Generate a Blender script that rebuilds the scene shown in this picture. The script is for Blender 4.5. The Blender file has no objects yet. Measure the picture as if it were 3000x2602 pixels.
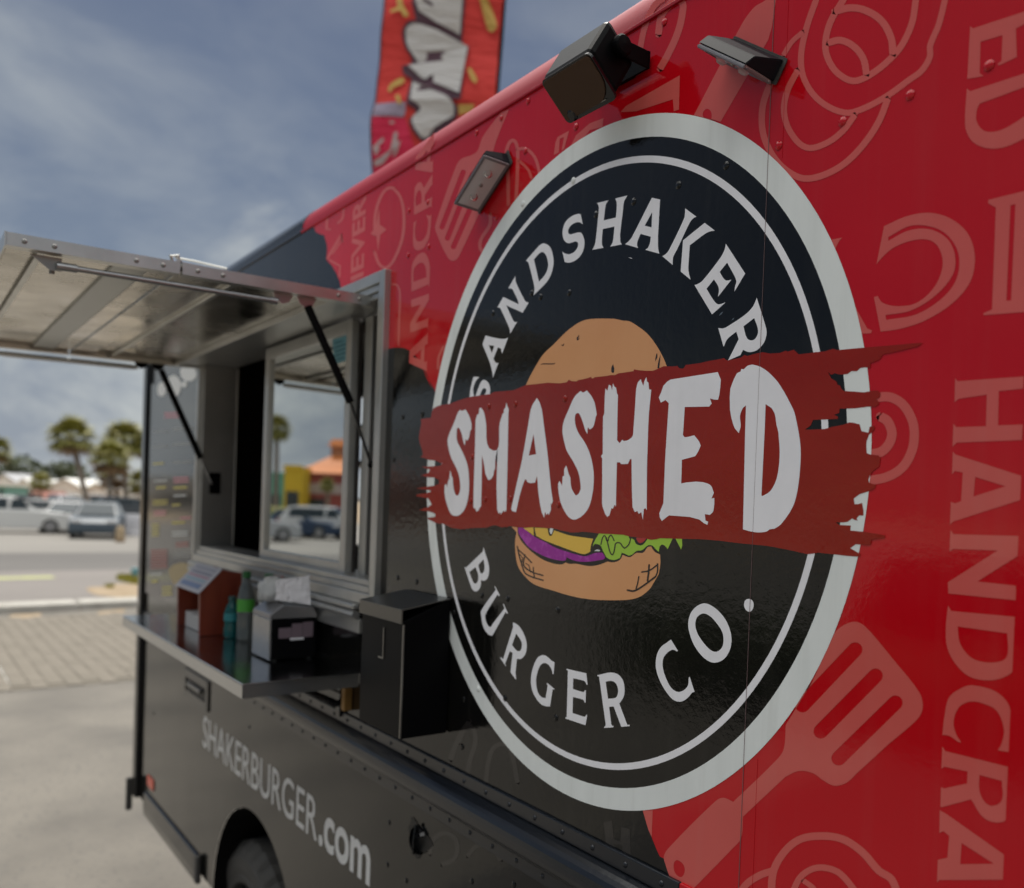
import bpy, bmesh, math, random
import numpy as np
from mathutils import Vector, Matrix
rnd = random.Random(7)
sc = bpy.context.scene
C = sc.collection
R = math.radians

# ------------------------------------------------------------------ camera
EYE = np.array([0.0, -0.9, 1.95])            # phone held 0.9 m from the truck's side
FPX, CX, CY = 2567.04, 1805.38, 1539.91      # focal length and principal point, photo pixels (3000 x 2602)
YAW, PITCH, ROLL = 0.69157, -0.016643, 0.03783
def cam_axes():
    f = np.array([-math.cos(YAW), math.sin(YAW), 0]); r = np.array([math.sin(YAW), math.cos(YAW), 0]); u = np.array([0, 0, 1.0])
    f2 = f*math.cos(PITCH)+u*math.sin(PITCH); u2 = u*math.cos(PITCH)-f*math.sin(PITCH)
    return r*math.cos(ROLL)+u2*math.sin(ROLL), u2*math.cos(ROLL)-r*math.sin(ROLL), f2
AR, AU, AF = cam_axes()
cam = bpy.data.cameras.new('camera'); camo = bpy.data.objects.new('camera', cam); C.objects.link(camo)
camo.matrix_world = Matrix(((AR[0], AU[0], -AF[0], EYE[0]), (AR[1], AU[1], -AF[1], EYE[1]), (AR[2], AU[2], -AF[2], EYE[2]), (0, 0, 0, 1)))
cam.sensor_width = 36; cam.lens = FPX/3000*36
cam.shift_x = -(CX-1500)/3000; cam.shift_y = (CY-1301)/3000
cam.clip_start = 0.05; cam.clip_end = 6000
cam.dof.use_dof = True; cam.dof.focus_distance = 1.25; cam.dof.aperture_fstop = 3.1
sc.camera = camo

# ------------------------------------------------------------------ sky, sun, exposure
SUN_EL, SUN_AZ = 66, 74                      # azimuth measured from +Y (behind the truck) towards -X
sun_dir = Vector((-math.sin(R(SUN_AZ))*math.cos(R(SUN_EL)), math.cos(R(SUN_AZ))*math.cos(R(SUN_EL)), math.sin(R(SUN_EL))))
world = bpy.data.worlds.new('World'); sc.world = world; world.use_nodes = True
def build_world():
    nt = world.node_tree; N = nt.nodes; L = nt.links
    for n in list(N): N.remove(n)
    out = N.new('ShaderNodeOutputWorld'); bg = N.new('ShaderNodeBackground'); bg.inputs['Strength'].default_value = 0.1
    sky = N.new('ShaderNodeTexSky'); sky.sky_type = 'NISHITA'; sky.sun_disc = False
    sky.sun_elevation = R(SUN_EL); sky.sun_rotation = R(-SUN_AZ)
    sky.air_density = 1.0; sky.dust_density = 1.2; sky.ozone_density = 2.0
    tc = N.new('ShaderNodeTexCoord'); sep = N.new('ShaderNodeSeparateXYZ'); L.new(tc.outputs['Generated'], sep.inputs[0])
    def m(op, a, b=None, clamp=False):
        n = N.new('ShaderNodeMath'); n.operation = op; n.use_clamp = clamp
        for i, v in enumerate((a, b)):
            if v is None: continue
            if isinstance(v, (int, float)): n.inputs[i].default_value = v
            else: L.new(v, n.inputs[i])
        return n.outputs[0]
    zp = m('ADD', m('MAXIMUM', sep.outputs['Z'], 0.0), 0.16)
    comb = N.new('ShaderNodeCombineXYZ')
    L.new(m('DIVIDE', sep.outputs['X'], zp), comb.inputs[0]); L.new(m('DIVIDE', sep.outputs['Y'], zp), comb.inputs[1])
    def noise(scale, detail, rough, vec, dist=0.0, off=(0, 0, 0), sx=(1, 1, 1)):
        mp = N.new('ShaderNodeMapping'); mp.inputs['Location'].default_value = off; mp.inputs['Scale'].default_value = sx
        L.new(vec, mp.inputs[0])
        n = N.new('ShaderNodeTexNoise'); n.inputs['Scale'].default_value = scale; n.inputs['Detail'].default_value = detail
        n.inputs['Roughness'].default_value = rough; n.inputs['Distortion'].default_value = dist
        L.new(mp.outputs[0], n.inputs['Vector']); return n.outputs['Fac']
    def ramp(v, a, b, smooth=True):
        n = N.new('ShaderNodeMapRange'); n.interpolation_type = 'SMOOTHSTEP'
        n.inputs['From Min'].default_value = a; n.inputs['From Max'].default_value = b
        L.new(v, n.inputs['Value']); return n.outputs['Result']
    wisp = m('MULTIPLY', ramp(noise(0.62, 6, 0.5, comb.outputs[0], 0.7, (2.6, 4.4, 0), (1, 0.5, 1)), 0.33, 0.74), 0.60)
    edge = m('ADD', sep.outputs['Z'], m('MULTIPLY', m('SUBTRACT', noise(3.2, 8, 0.62, tc.outputs['Generated'], 0.3, (0.4, 0.9, 0.3)), 0.5), -0.55))
    edge = m('ADD', edge, m('MULTIPLY', m('MAXIMUM', m('MULTIPLY', sep.outputs['Y'], -1.0), 0.0), 0.36))
    bank = m('MULTIPLY', m('SUBTRACT', 1.0, ramp(edge, 0.19, 0.31)), 0.95)
    added_high_cloud = m('MULTIPLY', ramp(m('ADD', sep.outputs['Z'], m('MULTIPLY', m('SUBTRACT', noise(1.6, 7, 0.6, tc.outputs['Generated'], 0.4, (2.2, 0.3, 1.1)), 0.5), 0.30)), 0.52, 0.70), 0.97)  # bright cloud layer added overhead to raise the light on the shaded side wall
    cov = m('MAXIMUM', wisp, bank, True)
    tone = noise(5.0, 8, 0.6, tc.outputs['Generated'], 0.4, (1, 2, 3), (1, 1, 2.2))
    cr = N.new('ShaderNodeValToRGB'); cr.color_ramp.elements[0].position = 0.38; cr.color_ramp.elements[0].color = (1.55, 1.76, 2.05, 1)
    cr.color_ramp.elements[1].position = 0.62; cr.color_ramp.elements[1].color = (2.9, 3.05, 3.0, 1)
    L.new(tone, cr.inputs[0])
    skm = N.new('ShaderNodeMix'); skm.data_type = 'RGBA'; skm.blend_type = 'MULTIPLY'; skm.inputs['Factor'].default_value = 1
    L.new(sky.outputs[0], skm.inputs['A']); skm.inputs['B'].default_value = (0.212, 0.214, 0.226, 1)
    mix = N.new('ShaderNodeMix'); mix.data_type = 'RGBA'; L.new(cov, mix.inputs['Factor'])
    L.new(skm.outputs['Result'], mix.inputs['A']); L.new(cr.outputs[0], mix.inputs['B'])
    hm = N.new('ShaderNodeMix'); hm.data_type = 'RGBA'; L.new(added_high_cloud, hm.inputs['Factor']); L.new(mix.outputs['Result'], hm.inputs['A']); hm.inputs['B'].default_value = (9.6, 9.6, 9.4, 1)
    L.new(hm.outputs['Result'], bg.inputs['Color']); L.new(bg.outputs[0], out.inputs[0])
build_world()
sun = bpy.data.lights.new('sun', 'SUN'); suno = bpy.data.objects.new('sun', sun); C.objects.link(suno)
sun.energy = 1.6; sun.angle = R(0.6); sun.color = (1.0, 0.95, 0.87)
suno.rotation_euler = sun_dir.to_track_quat('Z', 'Y').to_euler()
sc.view_settings.view_transform = 'Standard'; sc.view_settings.look = 'None'
sc.view_settings.exposure = 0.95; sc.view_settings.gamma = 1.0; sc.view_settings.use_curve_mapping = False
sc.render.engine = 'CYCLES'
sc.cycles.max_bounces = 10; sc.cycles.transparent_max_bounces = 12

# ------------------------------------------------------------------ photo pixel -> place on the truck, the ground, ...
def ray(x, y): return (x-CX)/FPX*AR-(y-CY)/FPX*AU+AF
def on(x, y, ax, v):
    d = ray(x, y); return EYE+d*((v-EYE[ax])/d[ax])
def wall(x, y): p = on(x, y, 1, 0.0); return (p[0], p[2])
def ground(x, y, z=0.0): return on(x, y, 2, z)
def deep(x, y, D): return EYE+ray(x, y)*D
FR = dict(A=(1340, 780, 4.48), B=(1500, 560, 4.48), C=(1700, 540, 5.165), D=(1900, 580, 3.585), E=(1220, 1060, 3.584), F=(1600, 1040, 3.318),
          G=(2050, 980, 2.715), H=(1480, 900, 3.973), I=(1480, 1520, 3.826), J=(1320, 1580, 3.585), K=(1540, 1880, 5.739), L=(1880, 1720, 4.978),
          a=(0, 600, 1.991), b=(500, 700, 2.24), c=(300, 1500, 1.626), d=(1000, 0, 1.991), e=(2000, 0, 1.792), f=(2000, 900, 1.991),
          g=(1800, 1700, 1.7217), h=(1000, 1500, 1.626), i=(900, 440, 2.8), k=(1700, 2200, 3.443), m=(1540, 20, 4.978), n=(1050, 0, 3.447),
          q=(0, 1550, 3.258), z=(0, 1150, 3.982), t=(500, 1620, 4.132), o=(0, 0, 1), x=(940, 1680, 3.446), s=(400, 1000, 2.24))
def px(fr, x, y):
    X0, Y0, s = FR[fr]; return (X0+x/s, Y0+y/s)
def parse(fr, s):
    pts = []
    for tok in s.split():
        if ':' in tok: fr = tok[0]; tok = tok[2:]
        if not tok: continue
        sm = tok.endswith('s'); tok = tok.rstrip('s')
        x, y = tok.split(','); p = px(fr, float(x), float(y)); pts.append((p[0], p[1], sm))
    return pts
def smooth(pts, closed=True, n=6):
    out = []; N = len(pts)
    segs = N if closed else N-1
    for i in range(segs):
        p0, p1 = pts[i], pts[(i+1) % N]
        if not p0[2] and not p1[2]: out.append((p0[0], p0[1])); continue
        pa = pts[(i-1) % N] if (closed or i > 0) else p0
        pb = pts[(i+2) % N] if (closed or i+2 < N) else p1
        ch = (p1[0]-p0[0], p1[1]-p0[1]); cl = math.hypot(*ch) or 1e-9
        def tan(q0, q1):
            v = (q1[0]-q0[0], q1[1]-q0[1]); l = math.hypot(*v) or 1e-9
            return (v[0]/l*cl, v[1]/l*cl)
        t0 = tan(pa, p1) if p0[2] else ch
        t1 = tan(p0, pb) if p1[2] else ch
        for k in range(n):
            u = k/n; h1 = 2*u**3-3*u**2+1; h2 = u**3-2*u**2+u; h3 = -2*u**3+3*u**2; h4 = u**3-u**2
            out.append((h1*p0[0]+h2*t0[0]+h3*p1[0]+h4*t1[0], h1*p0[1]+h2*t0[1]+h3*p1[1]+h4*t1[1]))
    if not closed: out.append((pts[-1][0], pts[-1][1]))
    return out

# ------------------------------------------------------------------ materials
MATS = {}
def mat(name, col, rough=0.5, metal=0.0, spec=0.5, col2=None, cscale=6.0, cstretch=(1, 1, 1), crange=(0.35, 0.7), bump=0.0, bscale=40.0, bstretch=(1, 1, 1),
        rough2=None, coat=0.0, coat_rough=0.03, trans=0.0, ior=1.5, emit=None, wave=0.0, wscale=3.0, speck=None, streak=None):
    m = bpy.data.materials.new(name); MATS[name] = m; m.use_nodes = True
    nt = m.node_tree; N = nt.nodes; L = nt.links; b = N['Principled BSDF']
    b.inputs['Base Color'].default_value = (*col, 1); b.inputs['Roughness'].default_value = rough; b.inputs['Metallic'].default_value = metal
    b.inputs['Specular IOR Level'].default_value = spec; b.inputs['IOR'].default_value = ior
    b.inputs['Coat Weight'].default_value = coat; b.inputs['Coat Roughness'].default_value = coat_rough
    b.inputs['Transmission Weight'].default_value = trans
    if emit: b.inputs['Emission Color'].default_value = (*emit[0], 1); b.inputs['Emission Strength'].default_value = emit[1]
    tc = N.new('ShaderNodeTexCoord')
    def noise(scale, stretch, detail=6, rg=0.6):
        mp = N.new('ShaderNodeMapping'); mp.inputs['Scale'].default_value = stretch; L.new(tc.outputs['Object'], mp.inputs[0])
        n = N.new('ShaderNodeTexNoise'); n.inputs['Scale'].default_value = scale; n.inputs['Detail'].default_value = detail; n.inputs['Roughness'].default_value = rg
        L.new(mp.outputs[0], n.inputs['Vector']); return n.outputs['Fac']
    def rng(v, a, b_, lo=0.0, hi=1.0):
        n = N.new('ShaderNodeMapRange'); n.inputs['From Min'].default_value = a; n.inputs['From Max'].default_value = b_
        n.inputs['To Min'].default_value = lo; n.inputs['To Max'].default_value = hi; L.new(v, n.inputs['Value']); return n.outputs['Result']
    cur = None
    if col2 is not None or rough2 is not None:
        f = rng(noise(cscale, cstretch), *crange)
        if col2 is not None:
            mx = N.new('ShaderNodeMix'); mx.data_type = 'RGBA'; mx.inputs['A'].default_value = (*col, 1); mx.inputs['B'].default_value = (*col2, 1)
            L.new(f, mx.inputs['Factor']); cur = mx.outputs['Result']; L.new(cur, b.inputs['Base Color'])
        if rough2 is not None:
            L.new(rng(noise(cscale*1.7, cstretch), 0.35, 0.7, rough, rough2), b.inputs['Roughness'])
    if speck:
        f = rng(noise(speck[1], (1, 1, 1), 2, 0.5), speck[2], speck[2]+0.06)
        mx = N.new('ShaderNodeMix'); mx.data_type = 'RGBA'; L.new(f, mx.inputs['Factor'])
        if cur is not None: L.new(cur, mx.inputs['A'])
        else: mx.inputs['A'].default_value = (*col, 1)
        mx.inputs['B'].default_value = (*speck[0], 1); cur = mx.outputs['Result']; L.new(cur, b.inputs['Base Color'])
    if streak:
        f = rng(noise(26, (1, 1, 0.05), 5, 0.6), 0.52, 0.80, 0.0, streak[1])
        mx = N.new('ShaderNodeMix'); mx.data_type = 'RGBA'; L.new(f, mx.inputs['Factor'])
        if cur is not None: L.new(cur, mx.inputs['A'])
        else: mx.inputs['A'].default_value = (*col, 1)
        mx.inputs['B'].default_value = (*streak[0], 1); L.new(mx.outputs['Result'], b.inputs['Base Color'])
    nrm = None
    if wave:
        bp = N.new('ShaderNodeBump'); bp.inputs['Strength'].default_value = 1.0; bp.inputs['Distance'].default_value = wave
        L.new(noise(wscale, (1, 1, 1), 2, 0.4), bp.inputs['Height']); nrm = bp.outputs[0]
    if bump:
        bp = N.new('ShaderNodeBump'); bp.inputs['Strength'].default_value = 1.0; bp.inputs['Distance'].default_value = bump
        L.new(noise(bscale, bstretch, 4), bp.inputs['Height'])
        if nrm is not None: L.new(nrm, bp.inputs['Normal'])
        nrm = bp.outputs[0]
    if nrm is not None:
        L.new(nrm, b.inputs['Normal'])
        if coat: L.new(nrm, b.inputs['Coat Normal'])
    return m
VB = dict(rough=0.05, rough2=0.11, spec=0.5, wave=0.0016, wscale=2.3, bump=0.00012, bscale=90)
red = mat('red_vinyl', (0.56, 0.003, 0.010), col2=(0.52, 0.0025, 0.008), cscale=3, streak=((0.40, 0.16, 0.14), 0.07), **{**VB, 'spec': 0.46})
black = mat('black_vinyl', (0.005, 0.005, 0.005), col2=(0.008, 0.0075, 0.006), cscale=4, streak=((0.10, 0.095, 0.08), 0.10), **{**VB, 'spec': 0.40, 'bump': 0.0004, 'bscale': 70})
pink = mat('faded_red_print', (0.66, 0.115, 0.098), col2=(0.61, 0.100, 0.086), cscale=4, streak=((0.55, 0.26, 0.22), 0.10), **{**VB, 'spec': 0.46})
ghost = mat('ghost_print', (0.020, 0.018, 0.017), **VB)
white = mat('white_vinyl', (0.84, 0.87, 0.84), col2=(0.76, 0.79, 0.76), cscale=14, cstretch=(1, 1, 0.25), streak=((0.50, 0.51, 0.47), 0.35), rough=0.3, spec=0.3, bump=0.0001, bscale=90)
lettering = mat('lettering_white', (0.90, 0.89, 0.91), col2=(0.84, 0.83, 0.85), cscale=12, streak=((0.60, 0.60, 0.58), 0.25), rough=0.28, spec=0.35, bump=0.0001, bscale=90)
band_red = mat('brush_red', (0.27, 0.011, 0.004), col2=(0.32, 0.018, 0.007), cscale=3, cstretch=(1, 1, 3), **{**VB, 'spec': 0.34, 'bump': 0.0006, 'bscale': 75})
bun_m = mat('bun_tan', (0.74, 0.36, 0.155), col2=(0.70, 0.32, 0.13), cscale=5, rough=0.25, bump=0.0002, bscale=80)
ink = mat('print_dark', (0.02, 0.012, 0.01), rough=0.2)
purple = mat('print_purple', (0.32, 0.004, 0.30), col2=(0.42, 0.04, 0.40), cscale=60, crange=(0.5, 0.62), rough=0.2)
yellow = mat('print_yellow', (0.82, 0.52, 0.07), rough=0.25)
lime = mat('print_lime', (0.36, 0.60, 0.05), rough=0.25)
tomato = mat('print_tomato', (0.45, 0.03, 0.03), rough=0.25)
roofred = mat('roof_trim_red', (0.36, 0.008, 0.020), rough=0.36, spec=0.16, bump=0.0004, bscale=30)
alu = mat('aluminium', (0.62, 0.61, 0.58), rough=0.32, metal=1.0, col2=(0.5, 0.5, 0.47), cscale=9, bump=0.0002, bscale=60)
mat('alu_grey', (0.30, 0.31, 0.30), rough=0.3, metal=1.0)
alu_paint = mat('aluminium_frame', (0.50, 0.50, 0.48), rough=0.35, metal=0.75, col2=(0.42, 0.42, 0.40), cscale=7)
alu_sheet = mat('aluminium_sheet', (0.64, 0.60, 0.53), rough=0.14, metal=1.0, col2=(0.42, 0.39, 0.33), cscale=4, rough2=0.34, wave=0.0012, wscale=5)
steel = mat('stainless_steel', (0.52, 0.53, 0.54), rough=0.10, metal=1.0, rough2=0.2, cscale=6, bump=0.00006, bscale=200, bstretch=(1, 12, 12))
blackm = mat('black_plastic', (0.0035, 0.0035, 0.004), rough=0.4, spec=0.06, bump=0.0001, bscale=400)
gloss_black = mat('black_paint', (0.006, 0.006, 0.007), rough=0.12, wave=0.001, wscale=8)
rail_m = mat('rail_black', (0.010, 0.012, 0.016), rough=0.22, bump=0.0003, bscale=40)
rubber = mat('rubber', (0.055, 0.052, 0.047), rough=0.75, bump=0.001, bscale=80)
grille_m = mat('speaker_grille', (0.085, 0.050, 0.030), rough=0.7, spec=0.2, bump=0.0004, bscale=900)
lens_m = mat('light_lens', (0.68, 0.66, 0.66), rough=0.12, trans=0.15, bump=0.0002, bscale=60)
clear = mat('clear_plastic', (0.9, 0.9, 0.9), rough=0.04, trans=0.95, ior=1.45)
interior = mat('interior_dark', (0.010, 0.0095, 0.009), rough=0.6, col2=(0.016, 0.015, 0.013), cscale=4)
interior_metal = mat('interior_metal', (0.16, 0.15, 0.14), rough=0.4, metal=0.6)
wood = mat('stained_wood', (0.15, 0.020, 0.008), rough=0.35, col2=(0.24, 0.045, 0.018), cscale=18, cstretch=(1, 1, 0.12))
wood_edge = mat('wood_edge', (0.22, 0.11, 0.05), rough=0.5)
paper = mat('paper', (0.72, 0.71, 0.73), rough=0.8)
# ------------------------------------------------------------------ mesh helpers
def loc_of(parent): return Vector(parent.get('_base', (0, 0, 0))) if parent else Vector()
def link(name, me, parent=None, mt=None, sm=False):
    o = bpy.data.objects.new(name, me); C.objects.link(o)
    if mt is not None and me is not None:
        me.materials.clear()
        for q in (mt if isinstance(mt, (list, tuple)) else [mt]): me.materials.append(q)
    if parent is not None:
        o.parent = parent
    if sm and me is not None:
        for p in me.polygons: p.use_smooth = True
    return o
BASES = {}
def base_of(o):
    while o is not None:
        if o.name in BASES: return BASES[o.name]
        o = o.parent
    return Vector()
def obj(name, bm, mt, parent=None, sm=False, label=None):
    b = base_of(parent)
    if b.length: bmesh.ops.translate(bm, verts=bm.verts, vec=-b)
    me = bpy.data.meshes.new(name); bm.to_mesh(me); bm.free()
    o = link(name, me, parent, mt, sm)
    if label: o['label'] = label
    return o
def thing(name, label, cat, loc=(0, 0, 0), group=None, kind=None):
    o = bpy.data.objects.new(name, None); C.objects.link(o); o.location = loc; o.empty_display_size = 0.1
    BASES[o.name] = Vector(loc); o['label'] = label; o['category'] = cat
    if group: o['group'] = group
    if kind: o['kind'] = kind
    return o
def tag(o, label, cat, group=None):
    o['label'] = label; o['category'] = cat
    if group: o['group'] = group
    return o
def box(bm, x0, x1, y0, y1, z0, z1, bev=0.0):
    vs = [bm.verts.new(p) for p in ((x0, y0, z0), (x1, y0, z0), (x1, y1, z0), (x0, y1, z0), (x0, y0, z1), (x1, y0, z1), (x1, y1, z1), (x0, y1, z1))]
    fs = [bm.faces.new([vs[i] for i in q]) for q in ((3, 2, 1, 0), (4, 5, 6, 7), (0, 1, 5, 4), (1, 2, 6, 5), (2, 3, 7, 6), (3, 0, 4, 7))]
    if bev:
        es = list({e for f in fs for e in f.edges})
        bmesh.ops.bevel(bm, geom=es, offset=bev, segments=2, affect='EDGES', profile=0.5)
    return bm
def nbox(*a, bev=0.0): return box(bmesh.new(), *a, bev=bev)
def tube(bm, pts, r, seg=10, cap=True):
    pts = [Vector(p) for p in pts]; rings = []
    rs = r if isinstance(r, (list, tuple)) else [r]*len(pts)
    for i, p in enumerate(pts):
        d = (pts[min(i+1, len(pts)-1)]-pts[max(i-1, 0)]).normalized()
        a = d.cross(Vector((0, 0, 1))) if abs(d.z) < 0.95 else d.cross(Vector((1, 0, 0)))
        a.normalize(); b = d.cross(a)
        rings.append([bm.verts.new(p+(a*math.cos(2*math.pi*k/seg)+b*math.sin(2*math.pi*k/seg))*rs[i]) for k in range(seg)])
    for q, w in zip(rings, rings[1:]):
        for k in range(seg): bm.faces.new((q[k], q[(k+1) % seg], w[(k+1) % seg], w[k]))
    if cap:
        bm.faces.new(rings[0][::-1]); bm.faces.new(rings[-1])
    return bm
def prism(bm, prof, axis, a0, a1, bev=0.0):
    """extrude a closed 2D profile along an axis; profile in the two other axes"""
    def pt(u, v, a): return {'x': (a, u, v), 'y': (u, a, v), 'z': (u, v, a)}[axis]
    r0 = [bm.verts.new(pt(u, v, a0)) for u, v in prof]; r1 = [bm.verts.new(pt(u, v, a1)) for u, v in prof]
    n = len(prof); fs = [bm.faces.new(r0[::-1]), bm.faces.new(r1)]
    for k in range(n): fs.append(bm.faces.new((r0[k], r0[(k+1) % n], r1[(k+1) % n], r1[k])))
    bmesh.ops.recalc_face_normals(bm, faces=fs)
    if bev: bmesh.ops.bevel(bm, geom=list({e for f in fs for e in f.edges}), offset=bev, segments=2, affect='EDGES', profile=0.5)
    return bm
def lathe(bm, prof, origin, axis=Vector((0, 0, 1)), seg=16):
    axis = Vector(axis).normalized(); a = axis.cross(Vector((0, 0, 1))) if abs(axis.z) < 0.9 else axis.cross(Vector((1, 0, 0)))
    a.normalize(); b = axis.cross(a); o = Vector(origin); rings = []
    for r, h in prof:
        if r < 1e-6: rings.append([bm.verts.new(o+axis*h)])
        else: rings.append([bm.verts.new(o+axis*h+(a*math.cos(2*math.pi*k/seg)+b*math.sin(2*math.pi*k/seg))*r) for k in range(seg)])
    for q, w in zip(rings, rings[1:]):
        for k in range(seg):
            k2 = (k+1) % seg
            if len(q) == 1 and len(w) == 1: continue
            if len(q) == 1: bm.faces.new((q[0], w[k2], w[k]))
            elif len(w) == 1: bm.faces.new((q[k], q[k2], w[0]))
            else: bm.faces.new((q[k], q[k2], w[k2], w[k]))
    bmesh.ops.recalc_face_normals(bm, faces=bm.faces)
    return bm
# flat graphics: loops of (X, Z) on the truck side, filled with holes
def fill_mesh(groups):
    """groups: list of lists of loops (each list: outer and holes); returns list of meshes in 2D"""
    cu = bpy.data.curves.new('fill', 'CURVE'); cu.dimensions = '2D'; cu.fill_mode = 'BOTH'
    for lp in groups:
        sp = cu.splines.new('POLY'); sp.points.add(len(lp)-1); sp.use_cyclic_u = True
        for k, (u, v) in enumerate(lp): sp.points[k].co = (u*100, v*100, 0, 1)
    o = bpy.data.objects.new('fill', cu)
    me = bpy.data.meshes.new_from_object(o)
    bpy.data.objects.remove(o); bpy.data.curves.remove(cu)
    return me
def decal(name, items, mt, off, parent, label=None, tf=None):
    """items: ('P', [loop, hole, ...]) filled shapes or ('S', pts, width_px[, closed]) strokes, in photo pixels"""
    tf = tf or wall
    bm = bmesh.new()
    for it in items:
        if it[0] == 'P':
            loops = [[tf(*p) for p in lp] for lp in it[1]]
            me = fill_mesh(loops)
            vs = [bm.verts.new((v.co.x/100, -off, v.co.y/100)) for v in me.vertices]
            for p in me.polygons:
                try: bm.faces.new([vs[i] for i in p.vertices])
                except ValueError: pass
            bpy.data.meshes.remove(me)
        else:
            pts, w = it[1], it[2]; closed = len(it) > 3 and it[3]; n = len(pts); L_, R_ = [], []
            for i in range(n):
                a = pts[(i-1) % n] if closed else pts[max(i-1, 0)]; b = pts[(i+1) % n] if closed else pts[min(i+1, n-1)]
                dx, dy = b[0]-a[0], b[1]-a[1]; l = math.hypot(dx, dy) or 1e-9; nx, ny = -dy/l*w/2, dx/l*w/2
                P = pts[i]; L_.append(bm.verts.new((lambda q: (q[0], -off, q[1]))(tf(P[0]+nx, P[1]+ny)))); R_.append(bm.verts.new((lambda q: (q[0], -off, q[1]))(tf(P[0]-nx, P[1]-ny))))
            for i in range(n if closed else n-1):
                j = (i+1) % n; bm.faces.new((L_[i], L_[j], R_[j], R_[i]))
            if not closed:
                for (A, B, P, s) in ((L_[0], R_[0], pts[0], 1), (L_[-1], R_[-1], pts[-1], -1)):
                    q = pts[1] if s == 1 else pts[-2]; dx, dy = P[0]-q[0], P[1]-q[1]; l = math.hypot(dx, dy) or 1e-9; th = math.atan2(dy, dx)
                    arc = [bm.verts.new((lambda q2: (q2[0], -off, q2[1]))(tf(P[0]+math.cos(th+t)*w/2, P[1]+math.sin(th+t)*w/2))) for t in (-1.05, -0.5, 0, 0.5, 1.05)]
                    try: bm.faces.new([A]+(arc[::-1] if s == 1 else arc)+[B])
                    except ValueError: pass
    bmesh.ops.recalc_face_normals(bm, faces=bm.faces)
    for f in bm.faces:
        if f.normal.y > 0: f.normal_flip()
    return obj(name, bm, mt, parent, label=label)
def decals(name, items, mt, off, parent, label=None, tf=None):
    for k_, it in enumerate(items): decal(name, [it], mt, off+k_*0.00002, parent, label, tf)
def P(fr, outer, *holes): return ('P', [smooth(parse(fr, s)) for s in (outer,)+holes])
def S(fr, s, w, closed=False): return ('S', smooth(parse(fr, s), closed, 5), w/FR[fr][2], closed)
def sm_all(s): return ' '.join(t if t.endswith('s') else t+'s' for t in s.split())
def lerp(a, b, t): return a+(b-a)*t
def text_bm(body, bold=False):
    cu = bpy.data.curves.new('txt', 'FONT'); cu.body = body; cu.size = 1.0
    if bold: cu.offset = 0.022
    o = bpy.data.objects.new('txt', cu); me = bpy.data.meshes.new_from_object(o)
    bpy.data.objects.remove(o); bpy.data.curves.remove(cu)
    return me
def text_decal(name, body, mt, parent, fn, bold=False, label=None):
    """fn maps (u, v) in 0..1 of the text's own bounds to a 3D point"""
    me = text_bm(body, bold); xs = [v.co.x for v in me.vertices]; ys = [v.co.y for v in me.vertices]
    x0, x1, y0, y1 = min(xs), max(xs), min(ys), max(ys); bm = bmesh.new()
    vs = [bm.verts.new(fn((v.co.x-x0)/(x1-x0), (v.co.y-y0)/(y1-y0))) for v in me.vertices]
    for p in me.polygons:
        try: bm.faces.new([vs[i] for i in p.vertices])
        except ValueError: pass
    bpy.data.meshes.remove(me)
    return obj(name, bm, mt, parent, label=label)

# ------------------------------------------------------------------ the ground
conc = mat('worn_concrete', (0.182, 0.165, 0.140), col2=(0.118, 0.108, 0.094), cscale=0.8, crange=(0.4, 0.66), rough=0.9, bump=0.004, bscale=18, speck=((0.12, 0.112, 0.10), 30, 0.60))
asphalt_l = mat('pale_asphalt', (0.21, 0.19, 0.175), col2=(0.17, 0.155, 0.143), cscale=0.5, cstretch=(1, 0.4, 1), rough=0.9, bump=0.004, bscale=30)
asphalt_d = mat('road_asphalt', (0.105, 0.098, 0.092), col2=(0.145, 0.137, 0.127), cscale=0.35, cstretch=(1, 0.3, 1), rough=0.9, bump=0.004, bscale=30)
lot_m = mat('parking_lot', (0.19, 0.178, 0.162), col2=(0.24, 0.225, 0.20), cscale=0.2, cstretch=(1, 0.4, 1), rough=0.9)
sand = mat('sandy_soil', (0.36, 0.28, 0.19), col2=(0.24, 0.175, 0.10), cscale=2.5, rough=0.95, bump=0.01, bscale=20)
kerb_m = mat('kerb_concrete', (0.45, 0.43, 0.39), col2=(0.34, 0.32, 0.28), cscale=3, rough=0.85, bump=0.003, bscale=25)
paver_m = mat('paver', (0.198, 0.174, 0.140), col2=(0.158, 0.138, 0.110), cscale=1.6, rough=0.9, bump=0.003, bscale=50)
joint_m = mat('paver_joint', (0.135, 0.12, 0.096), col2=(0.16, 0.141, 0.112), cscale=3, rough=0.95)
grass_m = mat('dry_grass', (0.28, 0.26, 0.03), col2=(0.36, 0.31, 0.06), cscale=3, rough=0.9)
line_y = mat('road_line_yellow', (0.42, 0.44, 0.17), col2=(0.34, 0.34, 0.19), cscale=3, rough=0.8)
line_w = mat('road_line_white', (0.60, 0.60, 0.58), col2=(0.48, 0.47, 0.45), cscale=4, rough=0.8)
def sheet(name, pts, z, mt, kind='structure', parent=None):
    bm = bmesh.new(); bm.faces.new([bm.verts.new((x, y, z)) for x, y in pts])
    o = obj(name, bm, mt, parent)
    if kind: o['kind'] = kind
    return o
def bandx(X, y): return X-0.12*y
def band(name, x0, x1, z, mt, ya=-45, yb=45):
    return sheet(name, [(bandx(x0, ya), ya), (bandx(x0, yb), yb), (bandx(x1, yb), yb), (bandx(x1, ya), ya)][::1], z, mt)
sheet('ground', [(-2500, -2500), (2500, -2500), (2500, 2500), (-2500, 2500)], 0, sand)
band('parking_area', 12, -16.3, 0.004, conc, -12, 45)
band('dirt_gutter', -17.05, -17.75, 0.008, sand)
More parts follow.
